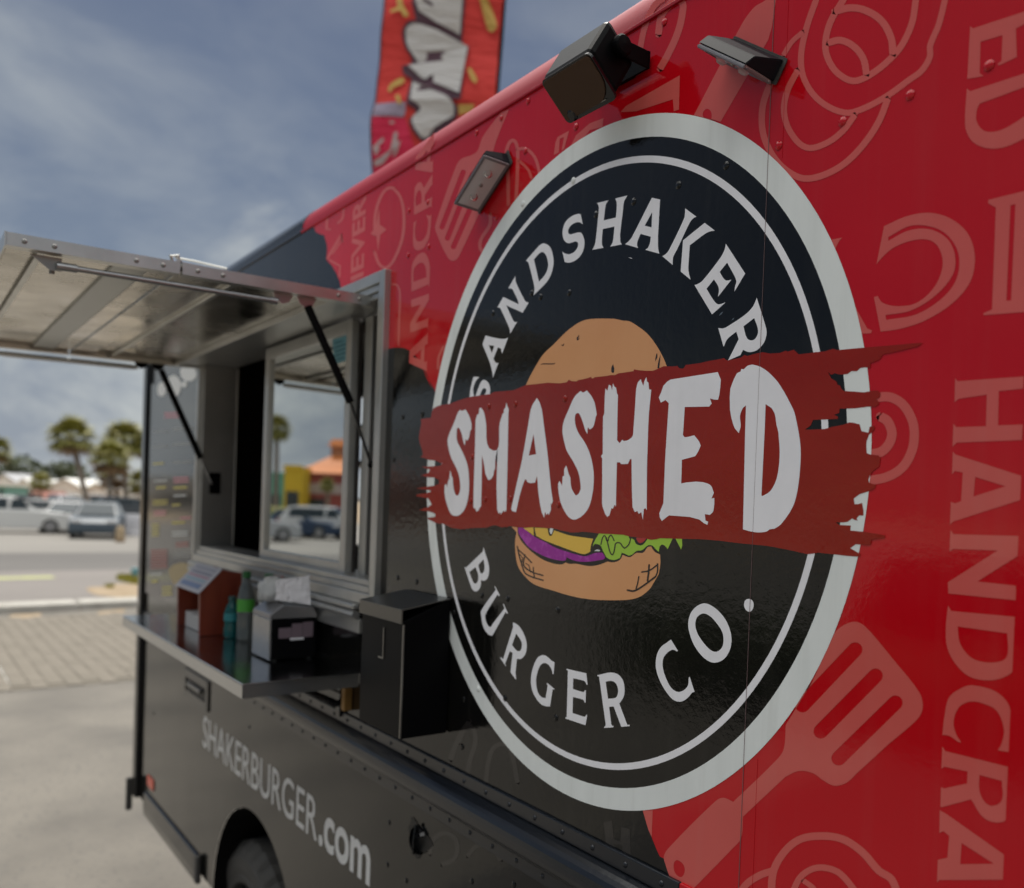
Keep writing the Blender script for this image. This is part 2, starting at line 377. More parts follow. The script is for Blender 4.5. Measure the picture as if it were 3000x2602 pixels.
band('side_lane', -17.75, -24.45, 0.012, asphalt_l)
band('road', -24.45, -31.5, 0.004, asphalt_d)
band('car_park', -31.5, -70, 0.008, lot_m, -90, 90)
sheet('unseen_dark_ground', [(-4.3, -11.5), (9.5, -11.5), (9.5, -0.75), (-3.9, -0.75)], 0.010, mat('unseen_dark_asphalt', (0.075, 0.07, 0.066), col2=(0.11, 0.104, 0.097), cscale=0.9, rough=0.9, bump=0.004, bscale=40))  # unseen dark ground, added to darken the reflection low on the red side
band('road_behind', 12, -16.3, 0.006, lot_m, -60, -12)
def kerb(x0, x1, ya, yb):
    o = None
    y = ya
    bm = bmesh.new()
    while y < yb:
        y2 = min(y+1.5, yb)
        vs = [(bandx(x0, y+0.01), y+0.01), (bandx(x1, y+0.01), y+0.01), (bandx(x1, y2-0.01), y2-0.01), (bandx(x0, y2-0.01), y2-0.01)]
        lo = [bm.verts.new((a, b, 0)) for a, b in vs]; hi = [bm.verts.new((a, b, 0.12)) for a, b in vs]
        fs = [bm.faces.new(hi)]
        for k in range(4): fs.append(bm.faces.new((lo[k], lo[(k+1) % 4], hi[(k+1) % 4], hi[k])))
        bmesh.ops.recalc_face_normals(bm, faces=fs)
        bmesh.ops.bevel(bm, geom=list({e for e in fs[0].edges}), offset=0.02, segments=2, affect='EDGES')
        y = y2
    o = obj('kerb', bm, kerb_m); o['kind'] = 'structure'; return o
kerb(-16.3, -16.95, -30, 30)
band('road_line', -22.35, -22.95, 0.016, line_y, -30, 1.9)
pw = [ground(*px('q', *p)) for p in ((-40, 1300), (10, 1330), (112, 1535), (55, 1560))]
sheet('bay_line', [(p[0], p[1]) for p in pw], 0.010, line_w)
# sandy verge and grass tufts by the kerb
def patch(name, ptsq, z, mt):
    pts = smooth(parse('q', sm_all(ptsq)), True, 5); w = [ground(*p) for p in pts]
    return sheet(name, [(p[0], p[1]) for p in w], z, mt)
patch('kerb_dirt', '90,838 200,820 300,816 395,824 300,850 150,868', 0.012, MATS['sandy_soil'])
patch('kerb_dirt', '930,804 1060,786 1180,772 1195,792 1080,812 960,824', 0.012, MATS['sandy_soil'])
patch('sand_verge', '830,590 1000,555 1120,530 1500,560 1700,640 1400,690 1100,660', 0.018, sand)
def grass(name, ptsq, n, h, label=None):
    pts = smooth(parse('q', sm_all(ptsq)), True, 4); w = [ground(*p) for p in pts]
    xs = [p[0] for p in w]; ys = [p[1] for p in w]; bm = bmesh.new(); k = 0
    def inside(x, y):
        c = False; j = len(w)-1
        for i in range(len(w)):
            if (w[i][1] > y) != (w[j][1] > y) and x < (w[j][0]-w[i][0])*(y-w[i][1])/(w[j][1]-w[i][1]+1e-12)+w[i][0]: c = not c
            j = i
        return c
    while k < n:
        x, y = rnd.uniform(min(xs), max(xs)), rnd.uniform(min(ys), max(ys))
        if not inside(x, y): continue
        k += 1; a = rnd.uniform(0, 6.28); l = h*rnd.uniform(0.5, 1.2); dx, dy = math.cos(a)*0.012, math.sin(a)*0.012; lx, ly = rnd.uniform(-1, 1)*l*0.5, rnd.uniform(-1, 1)*l*0.5
        bm.faces.new([bm.verts.new(p) for p in ((x-dx, y-dy, 0.01), (x+dx, y+dy, 0.01), (x+lx, y+ly, l))])
    o = obj(name, bm, grass_m); o['kind'] = 'stuff'; return o
tag(grass('verge_grass', '1110,475 1220,455 1420,445 1600,470 1500,540 1330,540 1200,515', 2600, 0.10), 'bright yellow green grass tuft on the sandy verge past the truck nose', 'grass')
tag(grass('weed_strip', '1000,560 1040,545 1090,555 1060,575', 120, 0.08), 'tiny weed clump at the pale sand edge', 'weeds')
tag(grass('kerb_grass', '1170,690 1260,680 1330,690 1280,715 1190,715', 300, 0.08), 'olive grass growing along the kerb joint near the truck nose', 'grass')
# pavers: a bed with separate stones
bed = sheet('paver_bed', [(-10.1, -0.42), (-10.1, 1.98), (-16.0, 1.98), (-15.75, -0.42)], 0.008, joint_m)
bed['kind'] = 'structure'
pm = bmesh.new(); box(pm, -0.147, 0.147, -0.072, 0.072, 0.0, 0.02, bev=0.005)
pme = bpy.data.meshes.new('paver'); pm.to_mesh(pme); pm.free(); pme.materials.append(paver_m)
pm2 = pme.copy(); pm2.materials.clear(); pm2.materials.append(mat('paver_worn', (0.185, 0.163, 0.13), col2=(0.15, 0.132, 0.106), cscale=1.6, rough=0.92, bump=0.003, bscale=50))
for r in range(16):
    for c in range(19):
        x = -10.27-c*0.30-(0.15 if r % 2 else 0); y = -0.34+r*0.15
        if x < bandx(-15.62, y): continue
        p = bpy.data.objects.new('paver', pm2 if rnd.random() < .28 else pme); C.objects.link(p); p.parent = bed
        p.location = (x+rnd.uniform(-.004, .004), y+rnd.uniform(-.004, .004), -0.006+rnd.uniform(0, 0.005)); p.rotation_euler.z = rnd.uniform(-.015, .015)

# ------------------------------------------------------------------ the food truck
XL, XR = -4.48, 1.7                          # front end and rear end of the body
ZS, ZR = 2.721, 1.40                         # roof seam, top of the rub rail
WX0, WX1, WZ0, WZ1 = -3.594, -1.957, 1.70, 2.50   # service opening incl. frame
truck = thing('food_truck', 'black and red wrapped burger food truck with its serving hatch propped open', 'food truck', (-1.5, 0, 0))
# side wall as one sheet of metal with the service opening; skirt with the wheel arch
ACX, ACZ, ARR = -2.83, 0.534, 0.42
def sheet_xz(name, loops, mt, y=0.0, parent=truck):
    me = fill_mesh(loops); bm = bmesh.new(); vs = [bm.verts.new((v.co.x/100, y, v.co.y/100)) for v in me.vertices]
    for p in me.polygons: bm.faces.new([vs[i] for i in p.vertices])
    bpy.data.meshes.remove(me); bmesh.ops.recalc_face_normals(bm, faces=bm.faces)
    for f in bm.faces:
        if f.normal.y > 0: f.normal_flip()
    return obj(name, bm, mt, parent)
side = sheet_xz('side_wall', [[(XL, 1.36), (XR, 1.36), (XR, ZS), (XL, ZS)], [(WX0+.02, WZ0+.02), (WX1-.02, WZ0+.02), (WX1-.02, WZ1-.02), (WX0+.02, WZ1-.02)]], red)
arch = [(ACX+ARR*math.cos(a), ACZ+ARR*math.sin(a)) for a in np.linspace(math.pi*1.0, 0.0, 40)]
skirt_m = mat('skirt_vinyl', (0.005, 0.005, 0.0045), col2=(0.009, 0.0085, 0.0065), cscale=4, **{**VB, 'spec': 0.42, 'wave': 0.0045, 'wscale': 1.7, 'bump': 0.0003, 'bscale': 50})
skirt = sheet_xz('skirt_panel', [[(XL, 0.56), (XL, 1.345)]+[(XR, 1.345), (XR, 0.56)]+[(ACX+ARR, 0.56)]+[p for p in arch[::-1] if p[1] > 0.562]+[(ACX-ARR, 0.56)]], skirt_m)
# wheel well
bm = bmesh.new(); n = 24
ring = [(ACX+ARR*math.cos(a), ACZ+ARR*math.sin(a)) for a in np.linspace(-0.3, math.pi+0.3, n)]
f0 = [bm.verts.new((x, 0.001, z)) for x, z in ring]; f1 = [bm.verts.new((x, 0.5, z)) for x, z in ring]
for k in range(n-1): bm.faces.new((f0[k], f0[k+1], f1[k+1], f1[k]))
bm.faces.new(f1)
obj('wheel_well', bm, mat('well_black', (0.006, 0.006, 0.006), rough=0.9, spec=0.1), truck)
# the rest of the body shell
TW = 2.15; RR_ = 0.085
bm = bmesh.new()
prof = [(RR_-RR_*math.cos(a), ZS+RR_*math.sin(a)) for a in np.linspace(0, math.pi/2, 9)]
for (y0, z0), (y1, z1) in zip(prof, prof[1:]):
    bm.faces.new([bm.verts.new(p) for p in ((XL, y0, z0), (XR, y0, z0), (XR, y1, z1), (XL, y1, z1))])
bmesh.ops.remove_doubles(bm, verts=bm.verts, dist=1e-5)
trim = obj('roof_trim', bm, roofred, truck, sm=True)
bxs = wall(*px('a', 1765, 98))[0]
for xa_, xb_, mm in ((XL, bxs-.0003, black), (bxs+.0003, XR, roofred)): obj('roof_bead', nbox(xa_, xb_, -0.004, 0.004, ZS-0.0035, ZS+0.0025, bev=0.001), mm, truck)
obj('roof_panel', nbox(XL, XR, RR_, TW, ZS+RR_-0.02, ZS+RR_), mat('roof_white', (0.6, 0.6, 0.6), rough=0.5), truck)
obj('far_wall', nbox(XL, XR, TW-0.03, TW, 0.56, ZS+RR_-0.025), red, truck)
obj('rear_wall', nbox(XR-0.03, XR-0.001, 0.002, TW-0.035, 0.56, ZS), red, truck)
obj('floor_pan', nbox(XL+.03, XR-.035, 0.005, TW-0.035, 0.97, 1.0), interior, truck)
bm = bmesh.new()
box(bm, XL, XL+.03, 0.003, 0.80, 0.56, ZS); box(bm, XL, XL+.03, 2.0, TW-.035, 0.56, ZS); box(bm, XL, XL+.03, 0.80, 2.0, 0.56, 1.72); box(bm, XL, XL+.03, 0.80, 2.0, 2.5, ZS)
obj('front_wall', bm, black, truck)
# black vinyl over the lower front of the side
blk = [ (XL, ZS) ] + [wall(*p) for p in smooth(parse('a', '1765,98 1760,138 1800,135s 1830,125 1845,160s 1890,178 1908,245s 1903,320 1940,362s 1975,430s 1992,490'), False)]
blk = blk+[(WX0+0.9, WZ1-.01)]  # along the top of the frame, behind the hatch
leftpoly = [(XL, ZS)]+[wall(*p) for p in smooth(parse('a', '1765,98 1760,138 1800,135s 1830,125 1845,160s 1890,178 1908,245s 1903,320 1940,362s 1975,430s 1992,490 2060,560'), False)]
lx = leftpoly[-1][0]
leftpoly += [(lx, WZ1-.005), (WX0-.0, WZ1-.005), (WX0-.0, 1.362), (XL, 1.362)]
right = [wall(*p) for p in smooth(parse('b', '1420,722 1485,713s 1545,722s 1605,766s 1655,855s 1695,945s 1742,1010 E:40,20 110,130s 150,240 200,320s 300,420 k:500,500 630,600 665,720s 720,870 800,1060s 830,1080 860,1095s 905,1260 '), False)]
right = right[:-1]+[(right[-1][0], 1.362)]
bpoly = [(WX1+.0, right[0][1])]+right[1:]+[(WX0, 1.362), (WX0, WZ0+.005), (WX1, WZ0+.005)]
def metric_decal(name, loops, mt, off, parent, label=None):
    return decal(name, [('P', loops)], mt, off, parent, label, tf=lambda a, b: (a, b))
metric_decal('black_wrap', [leftpoly], black, 0.00015, truck)
metric_decal('black_wrap', [bpoly], black, 0.00015, truck)
bx = wall(*px('a', 1765, 98))[0]
bm = bmesh.new()
prof2 = [(RR_-(RR_+.001)*math.cos(a), ZS+(RR_+.001)*math.sin(a)) for a in np.linspace(0.03, math.pi/2, 9)]
for (y0, z0), (y1, z1) in zip(prof2, prof2[1:]):
    bm.faces.new([bm.verts.new(p) for p in ((XL, y0, z0), (bx, y0, z0), (bx, y1, z1), (XL, y1, z1))])
bmesh.ops.remove_doubles(bm, verts=bm.verts, dist=1e-5)
obj('roof_trim_wrap', bm, black, truck, sm=True)
# rub rail: flange, half round, lower flange; its right end carries the red wrap
rx = on(*px('k', 925, 1300), 1, -0.02)[0]
for nm, x0, x1, mm in (('rub_rail', XL, rx, rail_m), ('rub_rail', rx+.0005, XR, red)):
    bm = bmesh.new()
    box(bm, x0, x1, -0.006, 0.004, 1.384, 1.412, bev=0.002)
    box(bm, x0, x1, -0.006, 0.004, 1.288, 1.318, bev=0.002)
    pr = [(-0.004, 1.319)]+[(-0.006-0.030*math.sin(t), 1.351+0.032*-math.cos(t)) for t in np.linspace(0.12, math.pi-.12, 12)]+[(-0.004, 1.383)]
    prism(bm, pr, 'x', x0, x1)
    obj(nm, bm, mm, truck)
# front corner post, drip edge, bumper strip, mud flap, marker lamp
obj('corner_post', nbox(XL-0.035, XL+0.03, -0.018, 0.05, 0.55, 2.70, bev=0.008), gloss_black, truck)
bm = bmesh.new(); prism(bm, [(-0.002, 0.625), (-0.010, 0.618), (-0.014, 0.56), (-0.010, 0.52), (-0.002, 0.518)], 'x', -4.30, -3.42, bev=0.003)
sb = obj('side_step', bm, gloss_black, truck)
obj('step_cap', nbox(-3.419, -3.385, -0.020, -0.002, 0.53, 0.632, bev=0.006), rubber, sb)
obj('mud_flap', nbox(XL-0.02, XL-0.0, -0.045, -0.019, 0.49, 0.64, bev=0.006), rubber, truck)
mk = bmesh.new(); box(mk, -4.27, -4.16, -0.005, -0.001, 0.66, 0.705, bev=0.002)
obj('marker_lamp', mk, mat('marker_red', (0.75, 0.12, 0.07), rough=0.3), truck)
mk = bmesh.new(); x, z = wall(*px('c', 935, 1575)); box(mk, x-.09, x+.06, -0.003, -0.001, z-.03, z+.0, bev=0.0005)

# wheel
wh = obj('wheel', lathe(bmesh.new(), [(0.0, 0.0), (0.09, 0.0), (0.10, 0.02), (0.16, 0.06), (0.22, 0.05), (0.235, 0.0), (0.235, 0.2), (0.0, 0.2)], (-3.03, 0.055, 0.385), (0, 1, 0), 32), mat('rim_dark', (0.03, 0.03, 0.03), rough=0.5, metal=0.5), truck, sm=False)
bm = lathe(bmesh.new(), [(0.236, 0.02), (0.25, -0.004), (0.27, -0.008), (0.275, -0.004), (0.30, -0.010), (0.335, -0.009), (0.340, -0.004), (0.362, 0.006), (0.385, 0.028), (0.385, 0.20), (0.35, 0.23), (0.236, 0.22)], (-3.03, 0.055, 0.385), (0, 1, 0), 120)
for v in bm.verts:
    dx, dz = v.co.x+3.03, v.co.z-0.385; r_ = math.hypot(dx, dz)
    if r_ > 0.358 and int((math.atan2(dz, dx)+math.pi)/(2*math.pi)*120+.5) % 4 < 1:
        k = 1-0.014/r_; v.co.x, v.co.z = -3.03+dx*k, 0.385+dz*k; v.co.y += 0.004
obj('tyre', bm, rubber, wh, sm=False)
# window frame: outer frame with stepped profile
frame = bmesh.new()
def frame_ring(bm, x0, x1, z0, z1, w, y0, y1, bev=0.0):
    box(bm, x0, x0+w, y0, y1, z0, z1, bev=bev); box(bm, x1-w, x1, y0, y1, z0, z1, bev=bev)
    box(bm, x0+w+.0003, x1-w-.0003, y0, y1, z0, z0+w, bev=bev); box(bm, x0+w+.0003, x1-w-.0003, y0, y1, z1-w, z1, bev=bev)
frame_ring(frame, WX0, WX1, WZ0, WZ1, 0.028, -0.016, 0.004, bev=0.002)
frame_ring(frame, WX0+.0285, WX1-.0285, WZ0+.0285, WZ1-.0285, 0.016, -0.010, 0.05, bev=0.0015)
frame_ring(frame, WX0+.045, WX1-.045, WZ0+.045, WZ1-.045, 0.014, -0.004, 0.11, bev=0.0015)
for y0, y1, x1 in ((0.112, 0.118, -3.530),): box(frame, -3.56, x1, y0, y1, WZ0+.06, WZ1-.06, bev=0.002)
fr_o = obj('window_frame', frame, alu_paint, truck)
# sill, ledge tubes below the opening
bm = bmesh.new()
box(bm, WX0, WX1-.09, -0.030, 0.002, 1.684, 1.699, bev=0.004)
tube(bm, [(WX0, -0.020, 1.672), (WX1-.09, -0.020, 1.672)], 0.010, 12)
box(bm, WX0, WX1-.09, -0.012, 0.002, 1.625, 1.661, bev=0.002)
obj('window_sill', bm, alu_paint, truck)
# sliding sash with glass and a second sash behind it
glass = bpy.data.materials.new('tinted_glass'); glass.use_nodes = True
def mk_glass():
    nt = glass.node_tree; N = nt.nodes; L = nt.links
    for n_ in list(N): N.remove(n_)
    o = N.new('ShaderNodeOutputMaterial'); g = N.new('ShaderNodeBsdfGlossy'); g.inputs['Roughness'].default_value = 0.012; g.inputs['Color'].default_value = (0.76, 0.79, 0.79, 1)
    t = N.new('ShaderNodeBsdfTransparent'); t.inputs['Color'].default_value = (0.30, 0.31, 0.30, 1)
    fz = N.new('ShaderNodeFresnel'); fz.inputs['IOR'].default_value = 1.5
    mr = N.new('ShaderNodeMapRange'); mr.inputs['From Min'].default_value = 0.0; mr.inputs['From Max'].default_value = 0.35; mr.inputs['To Min'].default_value = 0.58; mr.inputs['To Max'].default_value = 1.0
    L.new(fz.outputs[0], mr.inputs['Value']); m = N.new('ShaderNodeMixShader'); L.new(mr.outputs['Result'], m.inputs[0]); L.new(t.outputs[0], m.inputs[1]); L.new(g.outputs[0], m.inputs[2]); L.new(m.outputs[0], o.inputs[0])
mk_glass()
SX0, SX1, SZ0, SZ1 = -2.945, -2.250, 1.748, 2.432
bm = bmesh.new(); frame_ring(bm, SX0, SX1, SZ0, SZ1, 0.036, 0.030, 0.052, bev=0.002)
sash = obj('sliding_sash', bm, alu_paint, truck)
obj('glass_pane', nbox(SX0+.034, SX1-.034, 0.040, 0.0425, SZ0+.034, SZ1-.034), glass, sash)
st = on(*px('b', 1130, 690), 1, 0.039)
bm = bmesh.new(); a, b_, c, d = [on(*px('b', *p), 1, 0.0388) for p in ((1062, 662), (1178, 625), (1170, 790), (1072, 822))]
bm.faces.new([bm.verts.new(p) for p in (d, c, b_, a)]); stk = obj('blue_sticker', bm, mat('sticker_blue', (0.10, 0.36, 0.45), rough=0.4), sash)
bm = bmesh.new()
for k, (u0, u1) in enumerate(((.1, .6), (.1, .9), (.15, .8), (.1, .9), (.2, .7))):
    v = 0.15+k*0.17
    q = [np.array(a)*(1-u)*(1-w)+np.array(b_)*u*(1-w)+np.array(c)*u*w+np.array(d)*(1-u)*w+np.array((0, -.0006, 0)) for u, w in ((u0, v+.06), (u1, v+.06), (u1, v), (u0, v))]
    bm.faces.new([bm.verts.new(p) for p in q])
obj('sticker_print', bm, mat('sticker_ink', (0.02, 0.14, 0.20), rough=0.5), sash)
obj('fixed_sash', nbox(-2.225, -2.180, 0.056, 0.078, 1.745, 2.435, bev=0.002), alu_paint, truck)
bm = bmesh.new(); box(bm, -2.325, -2.285, 0.056, 0.078, 1.745, 2.435, bev=0.002)
obj('meeting_rail', bm, alu_paint, truck)
# interior seen through the opening
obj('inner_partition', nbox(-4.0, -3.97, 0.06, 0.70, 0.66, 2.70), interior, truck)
bm = bmesh.new()
for z in (1.95, 2.12, 2.13, 2.30): box(bm, -4.35, -3.96, 0.5, 1.0, z, z+0.012)
obj('shelf', bm, interior_metal, truck)
bm = bmesh.new(); tube(bm, [(-3.55, 0.50, 1.77), (-3.35, 0.42, 1.80), (-3.15, 0.36, 1.90)], 0.03, 10)
obj('prep_handle', bm, interior_metal, truck)
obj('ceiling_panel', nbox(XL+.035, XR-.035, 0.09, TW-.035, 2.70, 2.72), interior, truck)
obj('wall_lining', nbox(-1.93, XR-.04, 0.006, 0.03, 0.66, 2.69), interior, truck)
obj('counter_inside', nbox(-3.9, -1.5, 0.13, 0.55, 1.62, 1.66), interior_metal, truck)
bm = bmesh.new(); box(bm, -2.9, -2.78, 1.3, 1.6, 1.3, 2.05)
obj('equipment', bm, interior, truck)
# frame handle hanging things at the right jamb
bm = bmesh.new(); bmesh.ops.create_icosphere(bm, subdivisions=2, radius=0.02, matrix=Matrix.Translation(Vector(on(*px('b', 1305, 590), 1, 0.12)))); obj('utensil', bm, interior_metal, truck)

# ---- serving hatch
HX0, HX1 = -3.594, -2.052
HZ = 2.450
def hz(y): return HZ+0.018*y          # slight fall outwards
hatch = bpy.data.objects.new('serving_hatch', None); C.objects.link(hatch); hatch.parent = truck
BASES['serving_hatch'] = BASES['food_truck']
bm = bmesh.new()
def leaf(y0, y1):
    prof = [(y0, hz(y0)), (y1, hz(y1)), (y1, hz(y1)-0.004), (y0, hz(y0)-0.004)]
    prism(bm, prof, 'x', HX0+.004, HX1-.004)
leaf(-0.004, -0.430); leaf(-0.4345, -0.738)
obj('hatch_sheet', bm, alu_sheet, hatch)
for y0, y1, dz, mm in ((-0.012, -0.085, .016, alu_paint), (-0.088, -0.100, .022, alu_paint), (-0.300, -0.312, .012, alu), (-0.360, -0.4285, .010, alu_sheet), (-0.436, -0.480, .010, alu_sheet), (-0.482, -0.545, .012, MATS['alu_grey']), (-0.672, -0.684, .016, alu), (-0.690, -0.735, .011, alu_sheet)):    # under-frame rails
    bm = bmesh.new(); prism(bm, [(y0, hz(y0)-.0045), (y1, hz(y1)-.0045), (y1, hz(y1)-dz), (y0, hz(y0)-dz)], 'x', HX0+.031, HX1-.031, bev=.0012)
    obj('under_rail', bm, mm, hatch)
bm = bmesh.new()
for y0, y1 in ((0.0, -0.430), (-0.4345, -0.740)):
    for x0, x1 in ((HX1-.003, HX1), (HX0, HX0+.003)):
        prism(bm, [(y0, hz(y0)+.003), (y1, hz(y1)+.003), (y1, hz(y1)-0.022), (y0, hz(y0)-0.022)], 'x', x0, x1)
    for x0, x1 in ((HX1-.030, HX1-.0032), (HX0+.0032, HX0+.030)):
        prism(bm, [(y0, hz(y0)-.0146), (y1, hz(y1)-.0146), (y1, hz(y1)-0.022), (y0, hz(y0)-0.022)], 'x', x0, x1)
prism(bm, [(-0.7395, hz(-.74)+.004), (-0.743, hz(-.74)+.004), (-0.743, hz(-.74)-0.024), (-0.7395, hz(-.74)-0.024)], 'x', HX0, HX1)
obj('edge_channel', bm, alu, hatch)
bm = bmesh.new()
for x in (HX1-.05, HX1-.75, HX0+.05):
    obj('hinge_barrel', tube(bmesh.new(), [(x-.03, -0.432, hz(-.432)+.008), (x+.03, -0.432, hz(-.432)+.008)], 0.006, 8), alu, hatch)
box(bm, HX1-.06, HX1-.02, -0.43, -0.33, hz(-.38)+.0045, hz(-.38)+.008)
obj('hinge_leaf', bm, alu, hatch)
bm = bmesh.new(); tube(bm, [(HX1-.04, -0.436, hz(-.43)+.02), (HX1-.04, -0.40, hz(-.40)+.020), (HX1-.04, -0.33, hz(-.33)+.016)], 0.0025, 6)
obj('latch_wire', bm, alu, hatch); bm = bmesh.new(); tube(bm, [(HX1-.04, -0.44, hz(-.44)+.004), (HX1-.04, -0.445, hz(-.44)+.022), (HX1-.04, -0.43, hz(-.44)+.026), (HX1-.04, -0.425, hz(-.44)+.01)], 0.004, 8)
obj('latch_hook', bm, alu, hatch)
# screws along the near edge
scr = bpy.data.meshes.new('screw'); bm = bmesh.new(); lathe(bm, [(0.0, 0.0028), (0.0028, 0.0026), (0.0048, 0.0012), (0.0050, 0.0)], (0, 0, 0), (1, 0, 0), 10); bm.to_mesh(scr); bm.free(); scr.materials.append(mat('zinc', (0.30, 0.29, 0.27), rough=0.35, metal=1.0))
for p in ((143, 205), (318, 230), (797, 297), (953, 317), (1155, 348), (1302, 374)):
    q = on(*px('a', *p), 0, HX1+.0002); o = link('screw', scr, hatch); o.location = Vector((HX1+.0002, q[1], hz(q[1])-.010))-BASES['food_truck']
for p in ((1103, 345), (1240, 372)):
    q = on(*px('b', *p), 0, HX1+.0002); o = link('screw', scr, hatch); o.location = Vector((HX1+.0002, q[1], hz(q[1])-.010))-BASES['food_truck']
# fold braces (silver tubes) with brackets, gas struts
mat('brace_bright', (0.70, 0.70, 0.68), rough=0.3, metal=0.6)
tub = mat('strut_tube', (0.34, 0.35, 0.36), rough=0.3, metal=1.0)
zinc = MATS['zinc']
brpink = mat('bracket_reddish', (0.42, 0.36, 0.35), rough=0.3, metal=0.7)
for X, nm in ((-2.075, 'near'), (-3.575, 'far')):
    bm = bmesh.new(); tube(bm, [(X, -0.62, 2.397), (X, -0.235, 2.404)], 0.0062 if nm == 'near' else 0.0095, 12); tube(bm, [(X, -0.655, 2.396), (X, -0.62, 2.397)], [0.0085, 0.0085], 10); tube(bm, [(X, -0.240, 2.404), (X, -0.222, 2.404)], 0.008, 10)
    obj('fold_brace', bm, tub if nm == 'near' else MATS['brace_bright'], hatch)
    bm = bmesh.new(); prism(bm, [(-0.70, hz(-.7)-.024), (-0.645, hz(-.64)-.024), (-0.645, 2.388), (-0.665, 2.388)], 'x', X-.012, X-.009)
    obj('brace_bracket', bm, blackm if nm == 'far' else zinc, hatch)
    bm = bmesh.new()
    for yb in (-0.205, -0.150):
        prism(bm, [(yb-.028, hz(yb)-.018), (yb+.022, hz(yb)-.018), (yb+.012, 2.408), (yb-.004, 2.402), (yb-.018, 2.410)], 'x', X-.010, X-.006)
    obj('strut_bracket', bm, brpink if nm == 'near' else blackm, hatch)
    xe = X+.042 if nm == 'near' else X+.012
    A_, M_, B_ = Vector((X, -0.152, 2.405)), Vector((lerp(X, xe, .6), -0.050, 2.187)), Vector((xe, 0.000, 2.040))
    if nm == 'far': A_, M_, B_ = [Vector(on(*px('a', *q), 0, -3.525)) for q in ((940, 965), (1170, 1480), (1240, 1640))]
    gs = obj('gas_strut', tube(bmesh.new(), [A_, M_], 0.0095 if nm == 'near' else 0.011, 12), blackm, hatch)
    obj('strut_rod', tube(bmesh.new(), [M_, B_], 0.0036, 8), gloss_black if nm == 'near' else tub, hatch)
    bm = bmesh.new(); bmesh.ops.create_uvsphere(bm, u_segments=10, v_segments=8, radius=0.009, matrix=Matrix.Translation(B_))
    if nm == 'far': box(bm, B_.x-.012, B_.x-.006, B_.y-.01, B_.y+.03, B_.z-.03, B_.z+.05)
    obj('strut_foot', bm, blackm, hatch)
bm = bmesh.new(); tube(bm, [(HX1-.09, -0.655, hz(-.65)-.013), (HX1-.09, -0.655, hz(-.65)-.036)], 0.009, 6); tube(bm, [(HX1-.09, -0.655, hz(-.65)-.036), (HX1-.09, -0.655, hz(-.65)-.046)], 0.005, 8)
obj('bolt', bm, zinc, hatch)

# ---- counter shelf
CXA, CXB, CY0, CZ = -2.061, -3.40, -0.278, 1.525
bm = bmesh.new()
box(bm, CXB, CXA, CY0, -0.002, CZ-.004, CZ, bev=0.0015)
box(bm, CXB, CXA, CY0, CY0+.003, CZ-.034, CZ-.0045); box(bm, CXA-.003, CXA, CY0+.0035, -0.002, CZ-.034, CZ-.0045); box(bm, CXB, CXB+.003, CY0+.0035, -0.002, CZ-.034, CZ-.0045)
shelf = obj('counter_shelf', bm, steel, truck)
bm = bmesh.new()
for x in (CXA-.10, CXB+.15):
    tube(bm, [(x, -0.17, CZ-.012), (x, -0.010, 1.43)], 0.008, 8); box(bm, x-.012, x+.012, -0.012, -0.001, 1.40, 1.49)
box(bm, CXB+.05, CXA-.04, -0.020, -0.001, 1.455, 1.462)
obj('shelf_bracket', bm, gloss_black, shelf)
obj('support_bar', nbox(CXA-.055, CXA-.035, -0.022, -0.001, 1.425, 1.488, bev=0.002), mat('brass_worn', (0.30, 0.17, 0.05), rough=0.5, metal=0.6), shelf)
# compartment latch on the skirt
bm = bmesh.new(); lx0, lx1, lz0, lz1 = -3.70, -3.36, 1.165, 1.275
frame_ring(bm, lx0, lx1, lz0, lz1, 0.03, -0.006, 0.0, bev=0.001)
lt = obj('latch_plate', bm, mat('latch_grey', (0.045, 0.043, 0.040), rough=0.25), truck)
obj('latch_recess', nbox(lx0+.03, lx1-.03, -0.0015, -0.0005, lz0+.03, lz1-.03), mat('recess_black', (0.004, 0.004, 0.004), rough=0.5), lt)
bm = bmesh.new(); tube(bm, [(lx0+.08, -.008, 1.225), (lx1-.08, -.008, 1.225)], 0.008, 8); obj('latch_handle', bm, zinc, lt)
# broken round inlet
fx, fz = -1.722, 1.218
pts = []
for k in range(40):
    a = k/40*2*math.pi; r_ = 0.036+0.008*math.sin(3*a+1)+0.004*math.sin(7*a)+rnd.uniform(-.002, .002); pts.append((fx+r_*1.35*math.cos(a), fz+r_*math.sin(a)))
inl = metric_decal('inlet_hole', [pts], MATS['recess_black'], 0.0012, truck)
bm = bmesh.new()
for rr, h in ((0.028, 0.010), (0.018, 0.016)):
    n = 24
    for a0 in range(n-7):
        a, b2 = a0/n*2*math.pi+0.6, (a0+1)/n*2*math.pi+0.6
        q = [(fx+.004+(rr+d_)*math.cos(t), -y_, fz+(rr+d_)*math.sin(t)) for t, d_, y_ in ((a, 0, h), (b2, 0, h), (b2, .004, .001), (a, .004, .001))]
        bm.faces.new([bm.verts.new(p) for p in q])
tube(bm, [(fx+.002, -.008, fz+.034), (fx+.006, -.015, fz), (fx-.002, -.010, fz-.03)], 0.0035, 6)
obj('inlet_cap', bm, gloss_black, inl)

